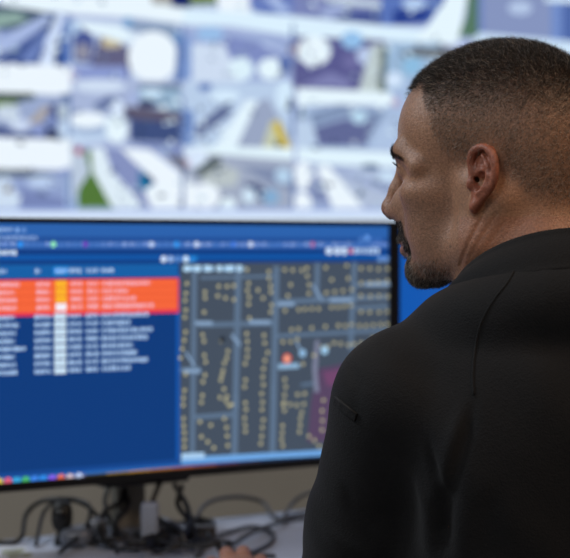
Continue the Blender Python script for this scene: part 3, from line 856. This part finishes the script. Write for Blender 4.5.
 ('p', [(293,162),(402,166),(402,214),(293,214)], '#b6bddc'), ('p', [(297,148),(392,152),(402,168),(320,164),(297,160)], '#eef4fd'), ('e', 303, 176, 10, 14, '#fafcff'), ('e', 302, 205, 10, 13, '#fafcff'),
 ('p', [(308,184),(320,174),(330,204),(312,202)], '#9da3ca'), ('p', [(328,170),(402,200),(402,214),(366,214)], '#c6cadf'), ('p', [(316,168),(328,165),(368,214),(336,214)], '#f7fafe'), ('e', 370, 167, 9, 3, '#687ca2'),
 ('p', [(340,166),(402,178),(402,186),(360,176)], '#ccd2e6'), ('e', 388, 176, 10, 6, '#dae4f4'),
 ('p', [(-41,212),(600,212),(600,221),(-41,221)], '#e9ecff'), ('p', [(-41,208.5),(600,208.5),(600,212),(-41,212)], '#b4bfea'),
]
for it in B:
    if it[0] == 'p': vp(it[1], it[2])
    else: ve(*it[1:])
for k in range(420):       # fine picture detail: parked cars, kerbs, poles
    x, y = random.uniform(-41, 470), random.uniform(-20, 208)
    row = [r_ for r_ in rows_ if r_ <= y][-1]
    if y-row < 20: continue
    if 78 < x < 112 and y > 150 or 120 < x < 178 and 30 < y < 80 or 262 < x < 292 and 118 < y: continue
    c = random.choice(['#5d6c90', '#76839f', '#f2f8fc', '#e6eef6', '#8c98b4', '#4d5a70', '#c9d8e4', '#a8b4c6'])
    ve(x, y, random.uniform(1.2, 4.5), random.uniform(.8, 2.2), c, random.uniform(-.8, .8))
for x in (70, 183, 293):
    for y0, y1 in ((24, 62), (98, 138), (172, 208)): vr(x-1.5, y0, x+1.5, y1, '#7f93c4')
for (i, j), q in sorted(T.items()):
    if q.m.v: child(q.m.build('camera_feed', pix_m), scr)

# --- the near monitor
MA = (-.377, 2.116); MU = (.853, .522); MN = (.522, -.853)
def mon_s(px):
    dx = (px-CX)/FP; return (MA[1]*dx-MA[0])/(MU[0]-MU[1]*dx)
def mon_st(px, py):
    s_ = mon_s(px); return s_, CZ-(py-HY)/FP*(MA[1]+MU[1]*s_)
def MP(s_, z, d): return (MA[0]+MU[0]*s_+MN[0]*d, MA[1]+MU[1]*s_+MN[1]*d, z)
S0, S1, Z0, Z1 = -.17, .647, .8265, 1.1905
mon = empty('monitor', MP(.18, .74, -.09), 'wide black monitor showing a blue alert table and a dark street map', 'monitor')
blk = mat('monitor_black', '#09090a', .35, spec=.4)
m = MB(); m.box((S0, Z0, -.035), (S1, Z1, -.002), lambda a_, b_, c_: MP(a_, b_, c_))
child(m.build('housing', blk, None, False, .003), mon)
si0, si1, zi0, zi1 = S0+.012, mon_s(388.5), Z0+.0125, Z1-.0075
m = MB()
for lo, hi in (((S0, Z0), (S1, zi0)), ((S0, zi1), (S1, Z1)), ((S0, zi0), (si0, zi1)), ((si1, zi0), (S1, zi1))):
    m.box((lo[0], lo[1], -.003), (hi[0], hi[1], .004), lambda a_, b_, c_: MP(a_, b_, c_))
child(m.build('bezel', blk, None, False, .0015), mon)
m = MB(); tf = lambda a_, b_, c_: MP(a_, b_, c_)
m.box((.185, .83, -.06), (.265, 1.05, -.035), tf); m.box((.20, .75, -.085), (.245, .86, -.06), tf)
child(m.build('stand_neck', mat('pale_grey_metal', '#77756f', .5, .2), None, False, .004), mon)
m = MB(); m.box((.165, .815, -.07), (.30, .832, -.03), tf); child(m.build('bracket', mat('bracket_grey', '#2a2a2e', .5), None, False, .003), mon)
m = MB(); m.box((.15, .7405, -.115), (.30, .753, .05), tf); child(m.build('stand_base', mat('stand_grey', '#6c6f78', .45, .6), None, False, .004), mon)
def RT(p, x0, x1, yc, h, c, ref=90):       # rectangle given by photo columns, row and height at column ref
    s0_, s1_ = max(mon_s(x0), si0), min(mon_s(x1), si1)
    if s1_ <= s0_: return
    _, zc = mon_st(ref, yc); k = (MA[1]+MU[1]*mon_s(ref))/FP*h/2
    p.rect(s0_, zc-k, s1_, zc+k, c)
def word(p, x0, x1, yc, h, c, ref=90, w=3.2, g=1.1):
    x = x0; p.hold = True
    while x < x1-.5:
        RT(p, x, min(x+w*random.uniform(.8, 1.2), x1), yc+random.uniform(-.25, .25), h*random.uniform(.75, 1.1), c, ref); x += w+g
    p.hold = False
p = Paint(MP, .00008)
p.rect(si0, zi0, si1, zi1, '#02397b')
XR = 395
def band(y0, y1, c, x0=-120, x1=388.4, ref=0): RT(p, x0, x1, (y0+y1)/2, y1-y0, c, ref)
band(221.5, 236, '#2861ad'); band(236, 242, '#1d4f98'); band(242, 249, '#2e62ae'); band(249, 255, '#053b82'); band(255, 260, '#0455a6')
band(260, 265, '#053d84'); band(265, 278.5, '#0d5ea6', -120, 178)
RT(p, 176, 179.5, 375, 200, '#0b55ab', 178)
band(473, 481, '#0e4690', -120, 388.4, 0); band(478, 482, '#2565b2', -120, 388.4)
child(p.m.build('screen', pix_m), mon); screen1 = [o for o in bpy.data.objects if o.name.startswith('screen') and o.parent == mon][0]
LW = '#9db8e4'
# toolbar rows
p = Paint(MP, .00008); p.n = 14
word(p, -60, 12, 230, 4, '#8fb0e2'); p.ell(*mon_st(17, 230), .0035, .0035, '#7ba4e0'); p.ell(*mon_st(23.5, 230), .0035, .0035, '#5f8cd0')
word(p, -60, 37, 238, 4.2, '#7f9fd4')
for x in range(-60, 384, 7):
    c = random.choice(['#5f86cc', '#7d9cdc', '#8aa6de', '#4f7cc6'])
    word(p, x, x+5.5, 244, 4.0, c)
for x, c in ((20, '#2c90f0'), (53, '#8fe8b8'), (85, '#6a3fb8'), (151, '#b9cdf2'), (176, '#2b97f0'), (196, '#c9d8f4'), (233, '#3b78e0'), (312, '#b06a9c'), (250, '#cfdcf6')):
    p.ell(*mon_st(x, 244.3), .0042, .0042, c)
word(p, -60, 16, 252.5, 5, '#c5d9f0')
for x, c in ((163, '#cfe0f8'), (170, '#94b4e6'), (177, '#5a8ace'), (185, '#bfe0fb'), (190, '#8ecbf6')): p.ell(*mon_st(x, 259), .0048, .0048, c)
RT(p, 181, 196, 259, 6, '#1d7fd0')
p.ell(*mon_st(185, 259), .0045, .0045, '#cfe6fb')
for x in (328, 336, 343): p.ell(*mon_st(x, 251), .0058, .0058, '#cfe2fa')
p.ell(*mon_st(350, 251), .004, .004, '#e08aa0'); word(p, 353, 379, 251, 6, '#b5d0f2', 365)
p.ell(*mon_st(366, 238), .0045, .0045, '#6ba3f0'); p.ell(*mon_st(360, 240), .004, .004, '#4f7fc8')
for x in (372, 378): p.ell(*mon_st(x, 240), .004, .004, '#3d6fbe')
for x in (379, 385): p.ell(*mon_st(x, 259), .0045, .0045, '#6e9ad8')
child(p.m.build('toolbar_icons', pix_m), screen1)
# alert table
p = Paint(MP, .00008); p.n = 14
for x0, x1 in ((-60, 6), (35, 40), (69, 81), (86, 97), (101, 114)): word(p, x0, x1, 270.5, 4.4, '#a9c4e8')
RT(p, 53, 68, 270.5, 8, '#0f86dc'); word(p, 55, 66, 270.5, 4.4, '#d2ecff')
RT(p, -130, 178.5, 296.8, 36, '#e0304a'); RT(p, -130, 176.8, 296.5, 33, '#f5663a')
RT(p, -130, 176.8, 312.3, 2.5, '#ea3350')
for k in range(4):
    y = 283.6+7.6*k
    if k: RT(p, -130, 176.8, y-3.9, .8, '#e8502c')
    c = '#f6b0bc'
    word(p, -60, (19, 14, 16, 17)[k], y, 4.2, c); word(p, 36, 49.5, y, 4.2, c)
    RT(p, 55, 66, y, 7.2, '#fbb32a' if k < 3 else '#f6f0fa')
    word(p, 70.5, 81.5, y, 4.2, c); word(p, 87, 97.5, y, 4.2, c); word(p, 102, (150, 128, 136, 153)[k], y, 4.2, c)
for k in range(8):
    y = 315.6+7.65*k; c = '#a9c8ec'
    word(p, -60, (14, 18, 15, 14, 25, 14, 15, 17)[k], y, 4.2, c); word(p, 34, 50, y, 4.2, c)
    RT(p, 53.5, 65.5, y, 6.4, '#c9e0f2'); word(p, 68, 81.5, y, 4.2, c); word(p, 85.5, 98, y, 4.2, c)
    word(p, 101, (148, 130, 152, 148, 132, 136, 148, 130)[k], y, 4.4, c)
child(p.m.build('alert_table', pix_m), screen1)
# street map with building dots
p = Paint(MP, .00008); p.n = 14
def PX(pts, c): p.poly([mon_st(*q) for q in pts], c)
PX([(179.5, 263), (388.4, 262), (388.4, 450), (179.5, 464)], '#434f5f')
st = '#5c728c'
for a_, b_, w_ in (((194, 270), (192, 460), 5), ((238, 268), (234, 455), 6), ((276, 266), (272, 452), 6), ((317, 263), (316, 302), 5), ((354, 262), (350, 350), 5)):
    PX([(a_[0]-w_/2, a_[1]), (a_[0]+w_/2, a_[1]), (b_[0]+w_/2, b_[1]), (b_[0]-w_/2, b_[1])], st)
for a_, b_, w_ in (((200, 278), (276, 276), 3), ((198, 325), (274, 323), 5), ((276, 302), (388, 297), 5), ((355, 285), (388, 284), 4), ((276, 336), (388, 330), 4), ((355, 308), (388, 306), 4), ((194, 417), (236, 414), 5), ((179, 370), (200, 369), 5), ((275, 366), (300, 365), 5), ((300, 385), (388, 372), 3)):
    PX([(a_[0], a_[1]-w_/2), (b_[0], b_[1]-w_/2), (b_[0], b_[1]+w_/2), (a_[0], a_[1]+w_/2)], st)
for a_, b_ in (((196, 323), (210, 323)), ((250, 322), (268, 322)), ((232, 335), (238, 345)), ((313, 285), (320, 300)), ((330, 300), (350, 300)), ((366, 284), (388, 284)), ((278, 304), (292, 304)), ((296, 340), (300, 354)), ((184, 371), (198, 371)), ((236, 395), (234, 408)), ((273, 380), (271, 400)), ((186, 352), (192, 366))):
    PX([(a_[0]-1.5, a_[1]-2), (b_[0]+1.5, b_[1]-2), (b_[0]+1.5, b_[1]+2), (a_[0]-1.5, a_[1]+2)], '#86a2c2')
PX([(318, 368), (362, 360), (376, 340), (388, 342), (388, 440), (306, 442), (310, 400)], '#564462')
PX([(322, 372), (360, 366), (352, 380), (326, 386)], '#70466c')
PX([(314, 340), (318, 340), (316, 372), (318, 392), (313, 392), (311, 368)], '#7a7f98')
d = '#b9b48f'
dots = []
def run(x0, y0, x1, y1, n, j=0.8):
    n = max(1, min(n, int(math.hypot(x1-x0, y1-y0)/6.6)+1))
    for k in range(n):
        t = k/max(n-1, 1)
        if random.random() < .12 and n > 4: continue
        dots.append((x0+(x1-x0)*t+random.uniform(-j, j), y0+(y1-y0)*t+random.uniform(-j, j)))
run(186, 284, 183, 318, 5); run(184, 332, 180, 358, 6); run(185, 374, 182, 405, 6); run(183, 418, 183, 446, 6)
run(205, 285, 203, 312, 5); run(218, 286, 232, 286, 3); run(217, 296, 232, 300, 3); run(202, 334, 204, 362, 6); run(220, 340, 220, 344, 1)
run(203, 375, 201, 402, 5); run(227, 350, 222, 376, 5, 1.5); run(220, 380, 228, 405, 6); run(218, 398, 230, 404, 3); run(199, 421, 210, 425, 3); run(224, 419, 226, 445, 5); run(200, 436, 212, 448, 4)
run(246, 270, 248, 318, 8); run(268, 272, 270, 312, 7); run(256, 290, 262, 298, 2); run(245, 334, 246, 356, 5); run(262, 335, 266, 352, 4); run(244, 364, 244, 410, 9); run(263, 360, 260, 410, 7); run(243, 418, 244, 446, 6); run(262, 420, 260, 444, 5)
run(284, 270, 300, 270, 4); run(290, 284, 286, 296, 3); run(305, 268, 308, 294, 4); run(325, 268, 330, 280, 4); run(345, 266, 347, 278, 3); run(325, 292, 350, 289, 6)
run(284, 311, 350, 306, 14, .6); run(284, 330, 350, 325, 14, .6); run(360, 269, 386, 269, 7, .5); run(360, 283, 386, 281, 6, .5); run(360, 296, 386, 296, 7, .5); run(360, 312, 386, 312, 6, .5); run(358, 326, 386, 324, 6, .5)
run(282, 342, 296, 340, 3); run(320, 346, 360, 342, 7, 2); run(284, 380, 283, 410, 5); run(297, 394, 304, 394, 3); run(282, 405, 302, 404, 6, .6); run(300, 412, 298, 432, 4); run(281, 425, 281, 446, 4); run(302, 364, 312, 356, 3); run(372, 338, 386, 334, 3)
run(308, 436, 318, 446, 3); run(322, 400, 320, 430, 4)
p.n += 1; p.hold = True
for x, y in dots: p.ell(*mon_st(x, y), .0029, .0029, d, 8)
p.hold = False
word(p, 182, 243, 268.5, 6, '#9cc8ee', 200, 4.5, 2.2)
for x in (186, 196, 207, 218, 228, 238): p.ell(*mon_st(x, 268.5), .0048, .0048, '#b8dcf8')
p.ell(*mon_st(285.5, 358.5), .0075, .0075, '#d9614e'); p.ell(*mon_st(285.5, 358.5), .004, .004, '#f8b8a0')
p.ell(*mon_st(301, 353), .006, .006, '#8fb8dc'); p.ell(*mon_st(323, 350), .0065, .0065, '#9cc6e6'); PX([(277, 364), (297, 363), (297, 368), (277, 369)], '#8fb4d4')
p.ell(*mon_st(221, 339), .0045, .0045, '#1f2733')
PX([(179.5, 457), (388.4, 446), (388.4, 451.5), (179.5, 463.5)], '#6ea6e2'); PX([(180, 453), (203, 452), (203, 458), (180, 459)], '#a8cdf0')
child(p.m.build('map_view', pix_m), screen1)
# dock icons along the bottom
p = Paint(MP, .00008); p.n = 16
PX([(86, 476.5), (260, 462), (388, 452.5), (388, 456.5), (260, 467.5), (86, 482)], '#3a3a40')
cs = ['#3f4038', '#8a7038', '#a87c34', '#a06832', '#985436', '#80483e', '#563648', '#3a3648', '#223450', '#1c3050', '#1a2c4c']
for k, c in enumerate(cs):
    x0, x1 = 84+k*22, 84+(k+1)*22
    y = lambda x: 477.5-(x-86)*.0855
    PX([(x0, y(x0)-3), (x1, y(x1)-3), (x1, y(x1)+3.4), (x0, y(x0)+3.4)], c)
for k, c in enumerate(['#d8c24a', '#e0607a', '#39a8e0', '#4dbb6e', '#3f88f0', '#2f8ff0', '#8a5ff0', '#ee7358', '#c9a0a8', '#b7c4e6']):
    x = -1.5+8.8*k; y = 481.8-.55*k
    p.ell(*mon_st(x, y), .0056, .0056, c, 12)
PX([(65, 475), (84, 473.5), (84, 480), (65, 481.5)], '#77769c')
p.ell(*mon_st(69, 477), .005, .005, '#dcc6cc', 12); p.ell(*mon_st(78, 476), .005, .005, '#c3d2f4', 12)
child(p.m.build('dock', pix_m), screen1)

# --- the second monitor, behind the first and the man
NA = (.150, 2.57); NU = (.936, -.352); NN = (-.352, -.936)
def NP(s_, z, d_): return (NA[0]+NU[0]*s_+NN[0]*d_, NA[1]+NU[1]*s_+NN[1]*d_, z)
mon2 = empty('monitor', NP(.3, .74, -.09), 'black monitor with a plain blue screen, beside the map monitor and behind the face', 'monitor')
m = MB(); m.box((0, .8265, -.035), (.61, 1.1905, -.002), NP); child(m.build('housing', blk, None, False, .003), mon2)
m = MB()
for lo, hi in (((0, .8265), (.61, .842)), ((0, 1.183), (.61, 1.1905)), ((0, .842), (.008, 1.183)), ((.602, .842), (.61, 1.183))):
    m.box((lo[0], lo[1], -.003), (hi[0], hi[1], .003), NP)
child(m.build('bezel', blk), mon2)
p = Paint(NP); p.rect(.008, .842, .602, 1.183, '#0a55ae'); p.rect(.008, 1.150, .602, 1.183, '#1b63b8'); p.rect(.3, .86, .59, 1.14, '#0c4a98')
child(p.m.build('screen', pix_m), mon2)
m = MB(); m.box((.27, .75, -.085), (.34, 1.0, -.035), NP); child(m.build('stand_neck', mat('neck_metal', '#4a4c50', .45, .6), None, False, .003), mon2)
m = MB(); m.box((.2, .7405, -.13), (.41, .752, .06), NP); child(m.build('stand_base', mat('base_metal', '#3c3e42', .45, .6), None, False, .003), mon2)

# ------------------------------------------------------------ desk
DA = (-.4, 2.246)
def DP(s_, d_, z): return (DA[0]+MU[0]*s_+MN[0]*d_, DA[1]+MU[1]*s_+MN[1]*d_, z)
desk = empty('desk', DP(.4, .35, 0), 'pale grey control desk under the monitors', 'desk')
m = MB(); m.box((-.6, 0, .712), (1.15, .74, .74), DP); child(m.build('desktop', mat('pale_laminate', '#a3abbd', .45, noise=.06, nscale=40), None, False, .003), desk)
for s_ in (-.55, 1.05):
    for d_ in (.05, .64):
        m = MB(); m.box((s_, d_, 0), (s_+.05, d_+.05, .712), DP); child(m.build('leg', mat('leg_metal', '#3a3c40', .4, .7)), desk)

# things on the desk
def dpt(px, py, z=.74):
    t = (CZ-z)*FP/(py-HY); return ((px-CX)/FP*t, t, z)
cab_m = mat('black_cable_rubber', '#0e0e10', .45); cab_g = mat('grey_cable_rubber', '#3b3d42', .5)
def cable(pts, r, mt_, label, group=None):
    P_ = smooth_pts(pts, 8)
    m_ = MB(); m_.tube(P_, r, 8); o = m_.build('cable', mt_, None, True); tag(o, label, 'cable', group); return o
def W(px, py, dY, z=None):             # a point in the air above the desk
    return R(px, py, dY)
zc = .7445
cable([dpt(-20, 541, zc), dpt(18, 541, zc), R(26, 515, 2.28), R(40, 502, 2.27), R(62, 499, 2.26), R(84, 504, 2.27), R(100, 520, 2.26), dpt(112, 541, zc), dpt(135, 548, zc)], .0035, cab_m, 'black cable looping in an arch at the left, around the small black camera')
cable([dpt(60, 552, zc+.004), R(84, 530, 2.2), R(90, 508, 2.24), R(78, 500, 2.26), R(60, 500, 2.28), R(44, 512, 2.28), dpt(36, 545, zc)], .003, cab_m, 'thinner black cable arching just inside the left loop')
# hub cables hanging from the monitor stand
hang = [
 [(112, 478, 2.30), (105, 500, 2.28), (110, 520, 2.24), (118, 538, 2.20), (130, 548, 2.12)],
 [(126, 478, 2.30), (122, 500, 2.26), (104, 512, 2.24), (100, 532, 2.2), (112, 546, 2.16)],
 [(118, 480, 2.29), (128, 505, 2.26), (116, 522, 2.22), (124, 546, 2.14)],
 [(160, 482, 2.26), (152, 506, 2.24), (160, 520, 2.20), (180, 530, 2.16), (186, 548, 2.1)],
 [(174, 484, 2.26), (186, 504, 2.24), (190, 520, 2.20), (184, 535, 2.16), (170, 548, 2.12)],
 [(182, 486, 2.28), (178, 505, 2.24), (192, 525, 2.2), (196, 545, 2.12)],
]
hl_ = ['black cable hanging at the far left of the tangle under the monitor', 'black cable curling left below the monitor beside the tangle', 'black cable dropping straight down left of the stand', 'black cable running down in front of the monitor stand', 'black cable bending back left of the grey loops', 'outermost black cable at the right of the tangle']
for q, lb in zip(hang, hl_):
    cable([R(*k) for k in q[:-1]]+[dpt(q[-1][0], q[-1][1], zc+.003)], .0038, cab_m, lb)
# a tangled heap of short leads on the desk
m = MB()
for k in range(15):
    cx_, cy_ = random.uniform(112, 196), random.uniform(524, 556)
    q = []
    a0 = random.uniform(0, 6.28); ra = random.uniform(.02, .05)
    c0 = Vector(dpt(cx_, cy_, .743))
    for t in range(7):
        an = a0+t*random.uniform(.6, 1.1); q.append(c0+Vector((math.cos(an)*ra, math.sin(an)*ra*.7, random.uniform(.002, .018))))
    m.tube(smooth_pts(q, 6), random.choice([.0022, .003, .0036]), 6)
o = m.build('cable_tangle', cab_m, None, True); tag(o, 'heap of tangled black cables on the desk in front of the monitor stand', 'cables', kind='stuff')
# grey loops to the right
cable([dpt(196, 556, zc), dpt(215, 538, zc), dpt(248, 527, zc), dpt(268, 530, zc), dpt(274, 538, zc), dpt(262, 548, zc), dpt(240, 555, zc), dpt(232, 546, zc), dpt(255, 531, zc+.008), dpt(290, 520, zc), dpt(330, 518, zc)], .003, cab_g, 'grey cable lying in an oval loop on the desk beside the black sleeve')
cable([dpt(190, 534, zc), R(205, 505, 2.38), R(235, 497, 2.45), R(262, 502, 2.50), dpt(276, 518, zc), dpt(300, 514, zc), dpt(340, 508, zc)], .003, cab_g, 'grey cable arching up behind the oval loop, left of the sleeve')
cable([dpt(280, 522, zc), R(296, 500, 2.46), R(318, 490, 2.46), R(345, 486, 2.48), dpt(372, 507, zc)], .0028, cab_g, 'thin grey cable rising behind the sleeve at the desk edge')
cable([dpt(140, 545, zc+.01), dpt(172, 530, zc+.02), dpt(205, 540, zc), dpt(235, 552, zc), dpt(275, 556, zc)], .0028, cab_m, 'black cable running along the desk towards the hand')
# small camera-like device
g0 = dpt(62, 545); m = MB()
dev = empty('webcam', g0, 'small black rounded device standing on the desk inside the left cable loops', 'webcam')
c0 = R(62, 516, g0[1]); m.ell(c0, (.0145, .013, .0215), 24, 16, pw=.75); child(m.build('body', mat('matte_black', '#0c0c0d', .5), None, True), dev)
m = MB(); m.ell((c0[0], c0[1]-.0125, c0[2]+.004), (.008, .004, .008), 20, 10); child(m.build('lens', mat('lens_glass', '#050608', .1), None, True), dev)
m = MB(); m.tube([(g0[0], g0[1], .7405), (g0[0], g0[1], c0[2]-.015)], [.012, .005], 12); child(m.build('foot', mat('foot_black', '#101012', .5), None, True), dev)
m = MB(); q = dpt(76, 548); m.ell((q[0], q[1], .7545), (.022, .016, .0135), 20, 12, pw=.8)
o = m.build('power_adapter', mat('adapter_grey', '#5d6472', .35), None, True); tag(o, 'small grey adapter lying on the desk right of the small black device', 'adapter')
m = MB(); q = dpt(97, 543); m.ell((q[0], q[1], .758), (.013, .012, .017), 20, 12, pw=.7)
o = m.build('plug', mat('plug_grey', '#4b4f58', .35), None, True); tag(o, 'dark grey plug standing among the cables beside the grey adapter', 'plug')
q = dpt(150, 546); m = MB(); m.box((q[0]-.012, q[1]-.012, .7405), (q[0]+.012, q[1]+.012, .80))
o = m.build('charger', mat('white_plastic', '#8d95a6', .4), None, False, .004); tag(o, 'pale upright charger block among the tangled cables under the monitor', 'charger')
q = dpt(203, 541); m = MB(); m.box((q[0]-.018, q[1]-.014, .7405), (q[0]+.018, q[1]+.014, .762))
o = m.build('junction_box', mat('brown_plastic', '#2e2826', .5), None, False, .003); tag(o, 'small dark box on the desk right of the tangled cables', 'box')
# paper with a green print, bottom left
def DD(px, py): return dpt(px, py, .7408)
m = MB(); m.add([DD(-40, 575), DD(48, 572), DD(24, 546), DD(-20, 546)], [(0, 1, 2, 3)])
o = m.build('paper', mat('white_paper', '#b8bec9', .8)); so = o.modifiers.new('t', 'SOLIDIFY'); so.thickness = .0004; so.offset = 1
tag(o, 'white sheet of paper with a faint print at the bottom left of the desk', 'paper')
m = MB(); 
for x, y in ((8, 552), (18, 551), (26, 555), (14, 556)):
    c0 = Vector(dpt(x, y, .7414)); m.add([c0+Vector((math.cos(k*.785)*.009, math.sin(k*.785)*.016, 0)) for k in range(8)], [tuple(range(8))])
pr = m.build('print', mat('olive_ink', '#7d8467', .8)); child(pr, o)

# ------------------------------------------------------------ office chair
ch = empty('office_chair', (.268, 1.48, 0), 'black office chair the man sits on', 'chair')
cm = mat('chair_fabric', '#17181a', .9); cmm = mat('chair_metal', '#2b2c2f', .4, .7)
m = MB(); m.ell((.268, 1.55, .43), (.25, .24, .045), 28, 12, pw=.6); child(m.build('seat', cm, None, True), ch)
m = MB(); m.ell((.268, 1.335, .63), (.21, .03, .15), 28, 12, pw=.6); child(m.build('backrest', cm, None, True), ch)
m = MB(); m.tube([(.268, 1.48, .10), (.268, 1.48, .40)], .03, 16); m.tube([(.268, 1.40, .39), (.268, 1.31, .42), (.268, 1.31, .60)], .016, 10)
child(m.build('column', cmm, None, True), ch)
for k in range(5):
    an = 2*math.pi*k/5+.3; e = (.268+.3*math.cos(an), 1.48+.3*math.sin(an), .075)
    m = MB(); m.tube([(.268, 1.48, .115), e], [.024, .016], 10); child(m.build('leg', cmm, None, True), ch)
    m = MB(); m.tube([(e[0]-.012, e[1], .03), (e[0]+.012, e[1], .03)], .03, 16); child(m.build('caster', cmm, None, True), ch)

# ------------------------------------------------------------ ceiling lamps: a warm one and two added fill lights
def lamp(x, y, sx, sy, power, color, label):
    t = empty('ceiling_light', (x, y, 2.9), label, 'ceiling light', 'ceiling lights')
    m_ = MB()
    m_.box((x-sx/2-.02, y-sy/2-.02, 2.87), (x+sx/2+.02, y+sy/2+.02, 2.9)); child(m_.build('frame', cmm), t)
    ld = bpy.data.lights.new('lamp', 'AREA'); ld.shape = 'RECTANGLE'; ld.size = sx; ld.size_y = sy; ld.energy = power; ld.color = color
    lo = bpy.data.objects.new('lamp', ld); COL.objects.link(lo); lo.location = (x, y, 2.865); child(lo, t)
lamp(1.4, .5, .7, .7, 30, (1, .71, .48), 'square ceiling light behind and to the right of the man')
lamp(-1.3, -.7, 1.2, 1.2, 43, (.95, .97, 1), 'large square fill light added on the ceiling, behind and to the left of the man')  # added fill, out of view, to brighten the near cheek and shirt
lamp(-1.9, 1.9, .6, .6, 46, (.86, .93, 1), 'square cool fill light added on the ceiling, to the far left of the desk')  # added cool light, out of view, for the forehead and nose

wd = bpy.data.worlds.new('world'); SC.world = wd; wd.use_nodes = True
wd.node_tree.nodes['Background'].inputs[0].default_value = (.5, .55, .65, 1); wd.node_tree.nodes['Background'].inputs[1].default_value = .2

# ------------------------------------------------------------ camera
cd = bpy.data.cameras.new('camera'); cam = bpy.data.objects.new('camera', cd); COL.objects.link(cam)
cam.location = (0, 0, CZ); cam.rotation_euler = (math.pi/2, 0, 0)
cd.sensor_width = 36; cd.lens = FP/570*36; cd.shift_y = -(279-HY)/570
cd.dof.use_dof = True; cd.dof.focus_distance = 1.49; cd.dof.aperture_fstop = 5.6; cd.clip_start = .05
SC.camera = cam
SC.view_settings.view_transform = 'Standard'; SC.view_settings.look = 'None'
SC.view_settings.gamma = 1; SC.view_settings.exposure = 0; SC.view_settings.use_curve_mapping = False
